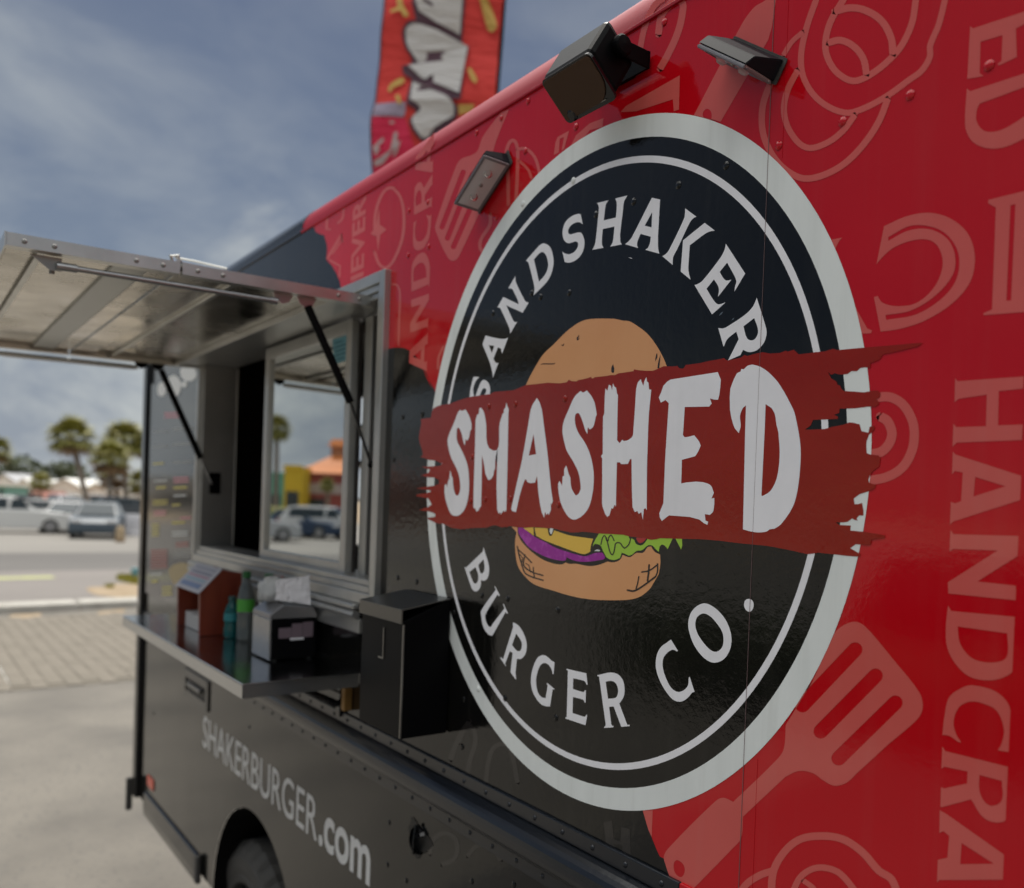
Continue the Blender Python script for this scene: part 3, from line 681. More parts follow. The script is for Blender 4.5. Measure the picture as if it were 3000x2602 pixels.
# ------------------------------------------------------------------ printed graphics on the side
O1, O2, O3, O4, O5 = 0.00030, 0.00045, 0.00060, 0.00075, 0.00100
LCX, LCZ = -1.17743, 2.02405
def circ(r, n=160): return [(LCX+r*math.cos(2*math.pi*k/n), LCZ+r*math.sin(2*math.pi*k/n)) for k in range(n)]
logo = metric_decal('logo_disc', [circ(0.529)], black, O2, truck)
metric_decal('logo_ring', [circ(0.5629), circ(0.5285)], white, O3, logo, 'wide white ring around the logo')
metric_decal('logo_ring', [circ(0.5005), circ(0.4902)], lettering, O3, logo, 'thin white inner ring of the logo')
# bun, fillings
decal('bun_top', [P('H', '243,910 300,790s 380,650s 450,545s 560,440s 700,300s 820,205s 920,155s 1010,138s 1150,134s 1280,138s 1380,158s 1450,166s 1560,232s 1660,312s 1760,440s 1840,580s 1885,690 1890,900 700,1010 230,985')], bun_m, O3, logo)
decals('bun_mark', [P('H', '835,385 842,350s 868,320 858,352s 852,368 862,366 874,340 858,382s'), P('H', '655,433 672,440s 690,423 686,446s 668,452s'), P('H', '408,670 440,656s 560,655s 586,646 575,664s 450,666s'),
                   P('H', '1260,662 1273,715s 1267,762s 1245,760s 1240,710s'), P('H', '1770,533 1776,580s 1752,632 1755,585s'), P('H', '1812,553 1808,610s 1797,712 1778,712 1786,640s')], ink, O4, logo)
decal('bun_base', [P('I', '75,88 140,95 150,185s 200,270s 300,370s 420,455s 540,500s 640,512s 680,490 720,505s 800,505s 940,530s 1060,515s 1150,480 1220,488s 1290,460s 1320,405 1400,430s 1470,385s 1550,380s 1600,320s 1640,310 1680,370s 1740,400 1743,500s 1725,620 1660,730s 1620,790s 1520,870s 1400,905s 1200,913s 980,905s 760,870s 540,805s 330,735s 220,640s 150,540s 120,400s 115,250s 130,150')], bun_m, O3, logo)
decals('bun_mark', [S('I', s, w) for s, w in (('140,310 165,430s 190,510s 225,605s 300,650s 430,690', 16), ('150,345 230,420s 300,492', 14), ('225,405 212,520s 290,590s 428,636', 16), ('320,545 322,600s 335,665', 14), ('170,400 200,440 185,520', 10), ('235,500 270,520 290,600', 10),
                   ('1535,597 1620,580s 1716,512', 16), ('1618,518 1612,600s 1600,695', 20), ('1712,505 1712,590s 1695,640', 16), ('1375,800 1450,808s 1560,745s 1690,648', 20), ('1502,648 1490,720s 1472,785', 14))], ink, O4, logo)
decal('onion_slice', [P('I', '150,95 200,100 240,130 330,200s 450,260s 560,320s 700,370s 800,400s 900,420s 1010,385s 1090,378 1120,440s 1050,465s 900,482s 780,470s 690,430 680,465s 600,465s 480,435s 380,390s 270,320s 190,220s 150,150s')], purple, O3, logo)
decals('cheese_slice', [P('I', '205,105 320,95 325,190 270,150s'), P('I', '332,100 480,105 490,170s 515,195s 545,150 552,130 720,185s 880,210s 990,225 965,300s 955,370 900,395s 830,385s 620,310s 440,240s 350,190')], yellow, O3, logo)
decals('sauce_drop', [P('I', '505,98 545,98 530,155s 517,172s 503,150s'), P('I', '1000,362 1030,346s 1068,352 1060,364 1020,362')], white, O3, logo)
decals('lettuce_leaf', [P('I', '1058,160 1380,178 1400,230 1420,220 1450,240s 1470,280s 1520,300s 1560,280s 1600,222 1640,236 1740,216 1880,222 1825,340 1790,300s 1760,290s 1735,310 1725,370 1690,340s 1650,300s 1600,300s 1540,350s 1480,360s 1400,412s 1340,390s 1310,380 1290,440 1220,462s 1150,440s 1110,380s 1080,310 1060,290 1010,280 985,310 1000,260s'), P('I', '1912,222 1985,222 1988,300 1975,345')], lime, O3, logo)
decals('lettuce_vein', [S('I', sm_all('1078,288 1095,215 1120,190 1150,250 1168,205 1190,185 1225,245'), 13), S('I', sm_all('1140,215 1165,320 1185,385 1210,400 1232,330 1245,275 1290,272 1320,310 1345,328 1390,285 1408,232'), 14)], ink, O4, logo)
decal('tomato_piece', [P('I', '1470,212 1590,215 1550,260s 1515,272s 1485,250s')], tomato, O3+.00007, logo)
# brush stroke band
BAND = ('E:48,600 155,590 165,530 180,490 240,460 360,440 450,405 560,370 775,340 820,318 1020,300 1060,285 1150,245 '
 'H:243,908 370,895 500,880 560,884 640,888 700,878 725,872 745,845 780,862 840,864 852,850 900,842 960,828 1003,812 1015,832 1030,828 1050,815 1180,803 1230,792 1290,790 1320,772 1420,758 1498,745 1505,725 1560,735 1640,742 1720,742 1745,735 1800,710 1850,688 1885,690 '
 'F:1230,113 1280,108 1300,130 1330,135 1345,125 1360,98 1430,90 1500,80 1560,65 1659,45 '
 'G:40,222 200,188 205,198 225,208 330,185 360,163 380,172 440,155 500,142 560,152 640,148 690,130 700,138 750,122 790,158 870,150 920,142 1000,135 1060,115 1100,125 1240,112 1380,100 1500,90 1620,80 1700,72 1778,67 1740,95 1640,120 1520,148 1460,160 1435,200 1400,215 1362,228 1360,268 1320,262 1280,268 1255,292 1210,292 1180,315 1140,320 1110,318 1078,310 1050,322 1022,300 1050,350 1090,375 1100,400 1120,408 1130,432 1150,450 1230,455 1310,462 1380,448 1420,447 1440,470 1435,500 1408,516 1420,530 1432,553 1400,575 1340,575 1240,588 1165,590 1115,590 1112,625 1070,640 1105,655 1100,672 1060,674 905,680 885,725 840,758 900,757 1000,752 1060,735 1130,722 1165,712 1190,700 1220,702 1275,715 1290,770 1345,782 1355,735 1390,728 1397,745 1380,770 1350,798 1330,850 1328,900 1332,945 1365,957 1425,962 1440,985 1432,1050 1400,1072 1375,1092 1352,1130 1345,1155 1350,1180 1380,1190 1405,1196 1395,1225 1340,1250 1275,1270 1228,1305 1235,1350 1265,1350 1295,1340 1300,1370 1306,1405 1305,1440 1270,1440 1250,1465 1260,1480 1235,1475 1215,1463 1180,1490 1140,1495 1085,1495 1110,1515 1205,1520 1200,1560 1310,1570 1350,1578 1400,1585 1480,1600 1475,1620 1370,1632 1365,1670 1345,1677 1245,1668 1200,1700 1285,1750 1270,1768 1180,1762 1100,1752 1000,1742 950,1735 890,1745 860,1748 740,1720 640,1700 540,1682 330,1662 150,1640 20,1629 '
 'I:1900,223 1740,218 1700,230 1640,236 1560,215 1400,200 1330,180 1200,172 1050,165 940,150 880,145 820,152 740,155 700,145 620,130 590,118 520,105 470,108 400,97 330,95 200,100 140,95 60,82 0,98 '
 'E:950,1728 900,1740 840,1718 800,1720 740,1742 600,1745 540,1752 470,1758 380,1745 280,1700 210,1695 130,1655 112,1640 200,1628 205,1598 150,1575 30,1557 125,1525 163,1500 150,1470 128,1435 5,1412 3,1395 120,1377 155,1365 145,1350 125,1345 0,1330 110,1312 200,1300 240,1283 242,1240 190,1217 115,1212 55,1195 130,1165 148,1130 120,1125 60,1105 130,1100 240,1095 265,1085 262,1070 285,1072 240,1055 210,1040 130,1030 40,995 72,985 65,930 40,860 28,800 40,720 55,640')
band_o = decal('brush_stroke', [('P', [smooth(parse('E', BAND))])], band_red, O4+.00012, logo, 'dark red brush stroke band across the logo')
SM = {
 'S': P('E', '462,505 485,515s 520,500 555,560s 582,650s 582,715 572,720 555,800s 540,830 520,815 517,855 515,878 500,850s 480,760s 455,700s 438,695s 428,730s 432,830s 470,910s 520,1020s 548,1120s 558,1270s 552,1400s 520,1530s 470,1600s 420,1620s 370,1600s 325,1500s 300,1380s 300,1300 318,1280 325,1320 340,1240 350,1235 358,1140 370,1175 375,1205 385,1215 388,1270 400,1350s 432,1405s 462,1350s 465,1290s 450,1190s 420,1110s 370,1010s 340,900s 332,830s 345,770s 400,640s 440,535s'),
 'M': P('E', '680,480 710,520s 730,600s 812,935s 880,640 912,540 920,545 925,500 940,480 950,430 962,470 975,500 970,560 965,900 950,1575 940,1555 935,1580 920,1565 890,1605 885,1580 868,1595 853,1555 845,1300 852,1085 858,905 836,1010 830,1085 832,1095 830,1130 820,1140 815,1190 795,1225 770,1245 755,1235 730,1180 715,1080 693,980 690,1300 683,1520 665,1540 660,1560 635,1575 622,1540 603,1535 605,1350 620,900 625,620 640,560 660,545 665,490'),
 'A': P('E', '1270,380 1300,430s 1315,480 1322,500 1380,950s 1420,1340s 1438,1460 1425,1500 1415,1480 1418,1555 1395,1610 1385,1590 1370,1610 1355,1575 1347,1640 1320,1580 1300,1480 1285,1370 1272,1200 1250,1270 1200,1275 1170,1265 1160,1240 1145,1235 1120,1300 1085,1420 1050,1580 1010,1568 1000,1545 1060,1270 1110,1050s 1165,740s 1195,560s 1205,500 1225,450', '1235,760 1185,985 1262,972'),
 'S2': P('F', '340,350 365,365s 400,345 445,400s 475,460 490,530s 497,580 488,600 470,680s 455,710 430,725 410,705 405,770 385,730s 360,650s 325,570s 300,570s 285,600s 290,680s 320,760s 380,850s 430,960s 462,1100s 468,1220s 455,1350s 420,1480s 360,1560s 290,1600s 240,1590s 190,1530s 145,1430s 122,1300s 122,1250 135,1225 160,1270 165,1180 180,1175 180,1110 200,1075 212,1110 225,1160 240,1190 250,1290s 275,1340s 300,1365s 335,1320s 340,1270s 320,1150s 270,1040s 205,930s 175,820s 163,740s 175,650s 220,540s 280,410s'),
 'H': P('F', '655,278 670,310 685,320 695,380 703,390 697,640 695,830 720,858 745,825 760,838 800,830 835,805 850,780 870,500 880,330 895,270 925,235 930,255 950,300 960,255 980,215 985,260 1000,270 1005,335 1027,340 1005,560 998,690 985,1100 983,1510 970,1490 955,1500 945,1600 930,1530 905,1545 890,1515 868,1530 845,1480 838,1290 835,1010 820,1015 800,1060 735,1062 722,1045 693,1045 688,1250 683,1475 670,1455 655,1495 640,1490 620,1560 600,1575 580,1550 555,1480 548,1440 550,1200 550,1010 538,985 555,960 558,600 570,570 575,400 582,325 600,350 615,290 635,300 645,345'),
 'E': P('F', '1215,240 1674,168 1703,241 1698,314 1689,387 1676,436 1640,435s 1597,424 1615,473 1591,503 1353,507 1335,780 1355,800s 1445,782 1490,840s 1508,882 1480,945s 1455,985 1325,1020 1318,1250 1370,1240 1460,1232 1530,1237 1603,1267s 1636,1341 1612,1396 1640,1390 1640,1451 1627,1524s 1597,1555 1548,1548 1554,1610 1581,1622 1572,1652 1536,1634 1493,1600 1400,1575 1200,1560 1160,1590 1130,1615 1110,1580 1105,1540 1145,1440 1160,1050 1175,800 1197,470 1165,440 1120,465 1100,415 1125,360 1145,300 1185,258'),
 'D': P('G', '425,240 490,260s 560,310s 640,400s 740,580s 765,650s 805,880s 803,1060s 780,1250s 740,1380s 650,1510s 600,1545 560,1550 535,1568s 470,1575s 400,1565s 348,1550 355,1250 365,790 372,565 345,590s 325,650s 330,730s 315,785 280,740s 255,660 245,600 243,500 248,430 275,360s 300,310 330,295 335,275 355,278 385,250s', '528,555 522,740 495,1280 505,1285s 570,1240s 620,1130s 640,950s 630,780 615,720 600,630s 575,585'),
}
for k, v in SM.items(): decal('brush_letter', [v], lettering, O5+.0001, logo, 'white brush letter %s' % k[0])
LT = {
 'S1': [P('A', '215,1452 292,1455 245,1510s 218,1580s 210,1640s 222,1708 230,1760 175,1760 162,1715 170,1640s 188,1550s'), P('A', '240,1706 275,1610s 310,1525s 352,1493s 408,1530s 433,1605s 428,1690 425,1740 350,1740 355,1697 380,1650s 378,1612s 352,1602s 325,1630s 300,1690 290,1740 230,1740')],
 'A1': [P('A', '372,912 540,950s 625,955s 668,937 592,1145 580,1120s 575,1085s 535,1067 478,1212 490,1245s 520,1275s 545,1262 468,1465 462,1400s 430,1270s 333,1028', '415,1035 488,1048 455,1140')],
 'N': [P('A', '765,128 766,185s 790,255s 880,435s 905,468s 940,478 860,612 645,515 735,710s 755,732s 787,732 695,888 690,830s 665,765s 580,580s 560,548s 528,542 605,405 806,500 800,460s 745,340s 720,300s 672,290')],
 'D': [P('B', '185,915 330,750 375,705s 430,688s 505,740s 545,870s 545,980s 510,1110s 450,1205s 287,1370 298,1290s 285,1200s 228,970s 212,932s', '292,900 350,830s 405,800s 450,845s 478,950s 465,1040s 425,1115s 358,1190')],
 'S2': [P('B', '905,305 933,438 895,412s 850,412s 780,450s 742,510s 745,555s 770,568s 900,545s 940,600s 955,680s 935,790s 880,875s 810,925s 740,942s 695,930 665,795 700,820s 760,828s 830,790s 870,720s 868,680s 840,662s 745,685s 695,655s 670,590s 672,500s 710,400s 790,330s 870,300s')],
 'H': [P('C', '258,285 432,243 400,290s 385,340s 360,548 543,505 556,350s 552,265s 532,218 715,172 690,220s 668,260s 645,440 608,750s 608,820s 615,880s 635,912 455,945 480,910s 500,855s 522,640 345,680 332,840s 335,920s 357,962 187,993 215,940s 235,870s 285,370s 280,325s')],
 'A2': [P('C', '1088,205 1212,232 1180,800 1182,960s 1200,1052 988,993 1030,960s 1058,890s 1072,795 917,752 870,870s 865,930s 882,967 683,908 740,860s 785,800s', '1092,420 980,628 1083,655')],
 'K': [P('C', '1590,365 1762,492 1710,520s 1660,585s 1470,985s 1415,1090s 1405,1150s 1403,1222 1245,1090 1300,1055s 1350,990s 1575,520s 1590,430s'), P('C', '1887,585 2040,702 1960,718s 1880,760s 1662,925 1640,1250s 1645,1330s 1673,1445 1523,1322 1560,850')],
 'E': [P('D', '815,482 1018,795 905,985 912,930s 925,880s 910,830s 828,680 750,778 790,845s 820,868s 873,860 732,1040 742,980s 735,930s 690,856 612,955 690,1080s 735,1118s 812,1098 670,1225 485,915 520,905s 570,870s 750,640s 800,550s')],
 'R': [P('D', '1140,1050 1230,1340s 1243,1420s 1215,1520s 1140,1600s 1060,1620s 995,1597 968,1652 838,1708 950,1485 925,1405 830,1485s 795,1560 790,1560 735,1367 790,1370s 850,1340s 1020,1225s 1100,1140s', '1113,1262 1150,1370s 1150,1430s 1110,1490s 1060,1492s 1030,1460s 1000,1350')],
 'B': [P('J', '348,82 362,130 400,250s 408,330s 390,410s 360,435s 322,430 318,490s 295,535s 262,548s 228,520s 205,460s 148,290 165,298 340,130 345,110', '350,210 360,290s 352,340s 325,360s 305,320 295,270', '265,292 290,360 295,410s 280,455s 255,465s 232,430s 200,345')],
 'U': [P('J', '470,490 520,590 510,598 495,580 370,790s 375,860s 400,910s 425,920s 445,890s 570,725 552,680 562,682 607,778 595,782 580,765 440,1015 400,1000s 350,930s 325,810s 325,750s 478,530 465,500')],
 'R2': [P('J', '662,872 720,910s 775,1000s 803,1100s 790,1200s 745,1255s 700,1255 685,1400 692,1470 685,1472 632,1395 655,1195 625,1175 575,1310 588,1325 580,1330 523,1245 535,1240 555,1260 660,920 657,885', '692,990 740,1060s 752,1110s 735,1170s 700,1170s 648,1110')],
 'G': [P('K', '290,225 340,235s 400,280s 440,320 490,345 475,545 458,545 445,480s 390,390s 320,358s 260,390s 210,490s 182,620s 185,740s 215,860s 270,930s 340,950 375,740 358,700 370,695 490,795 480,805 458,800 415,1088 340,1085s 250,1040s 160,920s 110,800s 92,660s 110,500s 160,350s 220,255s')],
 'E2': [P('K', '690,455 1025,532 1045,720 1030,725 1010,680s 975,655s 805,615 800,795 940,840s 980,845s 1000,815 1018,818 1012,1025 995,1025 985,990s 940,965s 800,930 793,1200 980,1260 1010,1255s 1025,1225 1040,1235 1010,1405 670,1290 675,1270 695,1272 715,490 690,470')],
 'R3': [P('K', '1208,565 1380,525s 1480,522s 1570,560s 1640,650s 1668,800s 1650,930s 1580,1040 1710,1390 1725,1400 1750,1395 1757,1420 1612,1432 1485,1090 1408,1095 1445,1390 1460,1415 1480,1415 1478,1440 1325,1450 1325,1430 1345,1420 1350,1385 1240,590 1210,580', '1350,672 1440,660s 1510,690s 1555,780s 1555,870s 1520,940s 1390,960')],
 'C': [P('L', '430,765 530,925 520,942 480,918s 440,918s 370,965s 320,1040s 310,1150s 340,1280s 420,1450s 500,1520s 560,1528s 630,1495s 680,1430s 690,1320 705,1310 775,1528 740,1540s 690,1600s 620,1655s 545,1672s 460,1640s 370,1540s 270,1370s 215,1200s 210,1080s 235,960s 290,870s 370,810s')],
 'O': [P('L', sm_all('910,238 1010,265 1130,355 1240,500 1305,680 1310,830 1270,960 1190,1060 1080,1102 980,1080 860,980 750,810 690,620 685,500 720,380 800,285'), sm_all('905,385 1000,425 1100,530 1180,660 1197,780 1175,880 1100,942 1020,925 920,830 830,700 790,590 790,500 820,430'))],
 '.': [P('L', sm_all('1565,172 1620,200 1637,265 1615,335 1575,360 1525,335 1497,265 1515,195'))],
}
for k, v in LT.items(): decal('letter' if k != '.' else 'full_stop', v, lettering, O3, logo, 'white logo letter %s' % k[0] if k != '.' else 'round white full stop of the logo')
# faded prints over the red wrap: the column HANDCRA, also turned round as the left column
COL = {
 'H': [P('f', '1590,415 1605,432 1990,405 1988,475 1845,490 1840,690 1985,685 1980,775 1600,790 1575,815 1580,680 1598,700 1770,695 1775,510 1610,535 1587,555')],
 'A': [P('f', '1577,843 1592,860 1978,985 1970,1125 1580,1250 1560,1268 1565,1135 1590,1145 1625,1132 1635,965 1590,955 1572,975', '1708,990 1885,1045 1697,1105')],
 'N': [P('f', '1563,1298 1580,1325 1965,1335 1958,1450 1720,1600 1945,1625 1945,1710 1550,1670 1548,1605 1838,1420 1580,1410 1557,1425')],
 'D': [P('g', '1683,128 1700,155 2025,185 2020,440s 1975,485s 1890,505s 1790,485s 1720,420s 1680,340s 1672,250s', '1732,233 1982,268 1985,370s 1960,405s 1880,415s 1800,390s 1745,320s')],
 'C': [P('g', '1655,780 1665,690s 1690,590s 1760,540s 1810,530s 1920,560s 1985,620s 2003,700s 1995,868 1935,858 1955,820s 1965,750s 1930,660s 1870,625s 1800,612s 1740,640s 1712,710s 1722,770s 1750,818 1735,815s 1690,785s')],
 'R': [P('g', '1655,838 1670,862 1990,942 1980,1200s 1930,1222s 1860,1195s 1800,1105 1650,1145 1645,1140 1648,1045 1665,1050 1780,1025 1782,965 1665,940 1650,952', '1842,982 1955,1012 1955,1110s 1910,1138s 1870,1120s 1842,1060s')],
 'A2': [P('g', '1642,1160 1670,1175 1975,1390 1970,1510 1640,1512 1628,1525 1632,1410 1680,1400 1690,1290 1660,1265 1640,1275', '1752,1325 1915,1430 1745,1432')],
}
RD, LD = (-0.468, 1.823), (-1.806, 2.466)
sc_l = (2.706-2.292)/(1.975-1.603)*0.93
def turn(x, z): return (LD[0]-(x-RD[0])*1.13, LD[1]-(z-RD[1])*1.105)
for k, v in COL.items():
    decal('print_letter', v, pink, O1, truck, 'faded print letter %s in the right column' % k[0])
    if k != 'H':
        if k == 'A':  # cut off by the black wrap and the ring
            pass
        decal('print_letter', v, pink, O1, truck, 'faded print letter %s in the left column' % k[0], tf=lambda a, b: turn(*wall(a, b)))
decal('print_letter', [P('e', '1510,138 1525,150 1830,50 1830,110 1750,150 1755,300 1660,345 1655,335 1675,320 1680,185 1565,220 1560,385 1580,400 1495,415')], pink, O1, truck, 'faded print letter E at the top right')
decal('print_letter', [P('e', '1493,465 1510,480 1830,375 1830,445 1560,545 1545,580s 1545,640s 1590,690s 1680,680s 1830,590 1830,710 1700,770s 1610,780s 1530,750s 1490,690s 1483,620s')], pink, O1, truck, 'faded print letter D at the top right')
decal('print_letter', [P('e', '1058,1188 1180,1135s 1300,1118s 1410,1150s 1500,1230s 1535,1350s 1510,1480s 1420,1590s 1280,1680s 1150,1725s 1040,1742 1005,1560 1025,1555 1050,1590s 1130,1608s 1230,1590s 1320,1510s 1365,1400s 1350,1310s 1300,1262s 1210,1262s 1110,1300s 1050,1350s 1018,1388',
       '1080,1245 1200,1185s 1320,1195s 1400,1245s 1450,1340s 1440,1460s 1370,1560s 1230,1650s 1070,1680 1065,1655 1200,1630s 1330,1550s 1420,1440s 1430,1340s 1390,1255s 1300,1205s 1190,1210s 1080,1265')], pink, O1, truck, 'faded outlined letter C beside the ring')
decal('print_letter', [P('e', '1605,1050 1830,995 1835,1635 1580,1655 1580,1645 1625,1625 1645,1090 1605,1068', '1722,1078 1748,1072 1725,1578 1700,1580')], pink, O1, truck, 'faded outlined letter I at the right')
decal('print_letter', [P('e', '750,1262 785,1258 838,1248 825,1262 800,1310 760,1400'), P('e', '860,1560 905,1610 970,1725 995,1735 990,1750 900,1755')], pink, O1, truck, 'cut off faded letter K beside the ring')
sw = []
sw.append(S('G', sm_all('1330,520 1420,500 1520,500 1620,560 1690,680 1708,790 1690,920 1620,1050 1500,1130 1340,1165'), 74))
sw.append(S('G', sm_all('1440,655 1490,685 1520,740 1530,800 1500,880 1440,935 1340,955'), 76))
decals('spiral_print', sw, pink, O1, truck)
on_ = [S('e', sm_all(s), w) for s, w in (('705,-10 650,150 622,300 640,420 720,530 850,592 950,570 1080,500 1190,420 1255,372 1298,300 1300,240 1345,130 1380,-10', 32), ('850,-10 775,120 750,250 785,350 850,410 910,425 990,390 1080,320 1150,240 1205,120 1226,-10', 34),
       ('800,60 880,42 960,55 1045,110 1095,200 1105,285', 38), ('765,225 830,212 900,245 950,310 966,390', 36), ('632,170 575,220 530,290', 26), ('605,370 550,480 533,590 570,700 650,775 750,755 840,690 905,605', 32), ('465,430 425,540 417,650 435,740 490,840 560,905 640,938 740,920 850,860 950,760 1030,640 1078,520', 34))]
decals('onion_print', on_, pink, O1, truck)
decal('knife_print', [P('e', '375,40s 430,5s 500,-60 470,140 450,210 200,640 60,605 310,130s', sm_all('133,572 153,600 140,640 112,620 108,590'))], pink, O1, truck)
sp_slots = []
for x0, y0, x1, y1 in ((1215, 350, 950, 630), (1318, 482, 1042, 762), (1418, 618, 1132, 898)):
    a, b2 = px('g', x0, y0), px('g', x1, y1); th = math.atan2(b2[1]-a[1], b2[0]-a[0]); w = 37/1.7217
    lp = [(b2[0]+math.cos(th+t)*w, b2[1]+math.sin(th+t)*w) for t in np.linspace(-math.pi/2, math.pi/2, 9)]+[(a[0]-math.cos(th+t)*w, a[1]-math.sin(th+t)*w) for t in np.linspace(-math.pi/2, math.pi/2, 9)]
    sp_slots.append(lp)
hole = smooth(parse('k', sm_all('985,1102 1040,1145 1055,1215 1020,1272 965,1240 943,1170 955,1115')))
spat = ('P', [smooth(parse('g', '1110,270s 1170,220s 1230,212s 1282,250s 1400,390 1538,565s 1556,640s 1530,700s 1380,830 1230,968s 1170,1022s 1110,1036s 1055,1010s 1000,972s 930,962s 865,990 650,1192 640,1300s 590,1360s 395,1560 300,1560 260,1440 250,1395s 275,1350s 510,1115s 550,1097s 600,1118 820,905s 855,850s 865,730 1000,510'))]+sp_slots+[hole])
decal('spatula_print', [spat], pink, O1, truck)
decals('garlic_print', [S('g', sm_all(s), w) for s, w in (('600,1640 660,1540 730,1490 800,1465', 36), ('795,1640 800,1480 850,1380 930,1310 1030,1290 1150,1305 1250,1370 1335,1465 1400,1510 1440,1620', 38), ('880,1640 930,1510 990,1460 1060,1450 1140,1480 1240,1600', 32), ('955,1515 1010,1560 1040,1640', 26))], pink, O1, truck)
decal('edge_print', [P('k', '632,600 732,600 722,870 690,800 660,700s')], pink, O1, truck)
dsl = []
for x0, y0, x1, y1, w in ((712, 1005, 588, 1325, 15), (765, 1020, 620, 1390, 15), (822, 1060, 655, 1440, 15)):
    a, b2 = px('d', x0, y0), px('d', x1, y1); th = math.atan2(b2[1]-a[1], b2[0]-a[0]); w = w/1.991
    dsl.append([(b2[0]+math.cos(th+t)*w, b2[1]+math.sin(th+t)*w) for t in np.linspace(-math.pi/2, math.pi/2, 7)]+[(a[0]-math.cos(th+t)*w, a[1]-math.sin(th+t)*w) for t in np.linspace(-math.pi/2, math.pi/2, 7)])
decal('spatula_print', [('P', [smooth(parse('d', '700,928s 760,905s 795,880s 825,800s 932,655 978,640 895,850s 880,960s 870,1080s 690,1490s 655,1522s 620,1500s 552,1350s 550,1310s 670,970s'))]+dsl)], pink, O1, truck)
decals('tomato_print', [S('d', sm_all('300,1095 345,1150 365,1250 360,1370 325,1480 270,1560 225,1545 195,1470'), 17), S('d', sm_all('195,1370 200,1250 230,1150 270,1100 310,1098'), 17), P('d', '222,1210 225,1310 265,1340 228,1370 215,1470 205,1375 170,1365 200,1330')], pink, O1+.00001, truck)
decals('bottle_print', [S('d', sm_all(s), w) for s, w in (('975,1195 972,1000 962,900 980,835 1005,820 1025,850 1030,930 1020,1170', 20), ('1025,870 1080,870 1130,920 1155,1000 1160,1040', 18), ('1040,940 1090,990 1110,1040', 16), ('870,1250 868,1310 815,1400 812,1450 835,1480', 20))], pink, O1, truck)
decal('print_letter', [P('d', '1240,905 1250,830 1262,800 1330,762 1300,870 1285,880 1300,800 1275,810 1270,890'), P('d', '1330,870 1370,790 1450,720 1530,690 1525,740 1450,760 1380,850')], pink, O1, truck, 'faded letters cut by the ring top')
decal('print_letter', [S('d', sm_all('1735,420 1745,280 1780,130 1830,30 1880,-10'), 34), S('d', sm_all('1850,200 1870,90 1930,20 1985,10 1990,80 1960,200 1900,330 1860,400'), 40), P('d', '1630,655 1660,620 1975,440 1970,640 1940,650 1935,580 1720,650')], pink, O1, truck, 'faded outlined letters behind the speaker')
decals('spiral_print', [S('i', sm_all('700,1100 740,1110 762,1180 755,1400 750,1600'), 16), S('i', sm_all('1075,1790 1080,1700 1120,1610'), 22)], pink, O1, truck)
p_l = [wall(*px('i', *p)) for p in ((345, 1065), (470, 1030), (470, 380), (350, 420))]
ux = p_l[0]; x0, x1 = p_l[0][0]+.01, p_l[1][0]-.005; z0, z1 = wall(*px('i', 400, 1060))[1], wall(*px('i', 420, 400))[1]
text_decal('print_letter', 'IEVER', pink, truck, lambda u, v: (x0+(x1-x0)*(1-v), -O1, z0+(z1-z0)*u), bold=True, label='faded print word part IEVER reading upwards')
decal('print_letter', [S('i', '165,890 285,690 290,750', 18), S('i', '180,900 270,950 265,1040', 14), S('i', '210,850 285,740', 10), S('i', sm_all('300,470 290,560 250,600'), 16), S('i', '165,540 160,650 190,650', 18)], pink, O1, truck, 'faded letter cut by the black edge')
decals('ghost_print', [S('h', sm_all('600,1260 615,1180 640,1090 625,1030 585,1040 560,1100'), 22), S('h', sm_all('690,1290 700,1200 730,1120 790,1110 820,1180 840,1290'), 22), S('h', sm_all('520,1180 560,1080 610,1000'), 26), P('h', '1250,1480 1290,1470 1300,1560 1330,1570 1335,1500 1375,1510 1380,1640 1340,1620 1340,1590 1300,1580 1305,1610 1262,1590')], ghost, O1, truck)
decals('ghost_print', [S('h', sm_all('420,1630 440,1560 500,1530 550,1570 540,1650 480,1680'), 22), S('h', sm_all('600,1640 650,1590 720,1600 760,1660'), 20)], ghost, O1, truck)
# web address on the skirt
text_decal('web_address', 'SHAKERBURGER', mat('decal_grey', (0.66, 0.66, 0.65), rough=0.35), truck, lambda u, v: (lerp(-3.425, -2.300, u), -O1, 1.028+0.114*v), label='grey web address lettering on the skirt')
text_decal('web_address', '.com', MATS['decal_grey'], truck, lambda u, v: (lerp(-2.288, -1.962, u), -O1, 1.026+0.092*v), bold=True, label='bold grey .com ending of the web address')
decal('scratch', [P('C', '735,1108 765,1110 798,1130 765,1122')], lettering, O3, logo); decal('scratch', [P('D', '742,1240 760,1210 788,1193 770,1222')], MATS['alu_grey'], O3, logo); decal('scratch', [P('D', '875,1288 885,1270 906,1260 892,1280')], MATS['alu_grey'], O3, logo)
# panel seams
sx = [wall(2266.7, 0)[0], wall(2171.7, 2602)[0]]
seam_m = mat('seam_grey', (0.20, 0.13, 0.13), rough=0.3)
x = float(np.mean(sx))-.001
obj('panel_seam', nbox(x-.00018, x+.00018, -O5-.0003, -0.0001, 1.415, ZS-.004), seam_m, truck)
for z0_, z1_ in ((1.415, 1.625), (2.425, ZS-.004)):
    obj('panel_seam', nbox(x+.0238, x+.0242, -O1-.0003, -0.0001, z0_, z1_), red, truck)
obj('wrap_overlap', nbox(wall(2979, 1700)[0], XR-.04, -0.0008, -0.0001, 1.415, ZS-.004), red, truck)
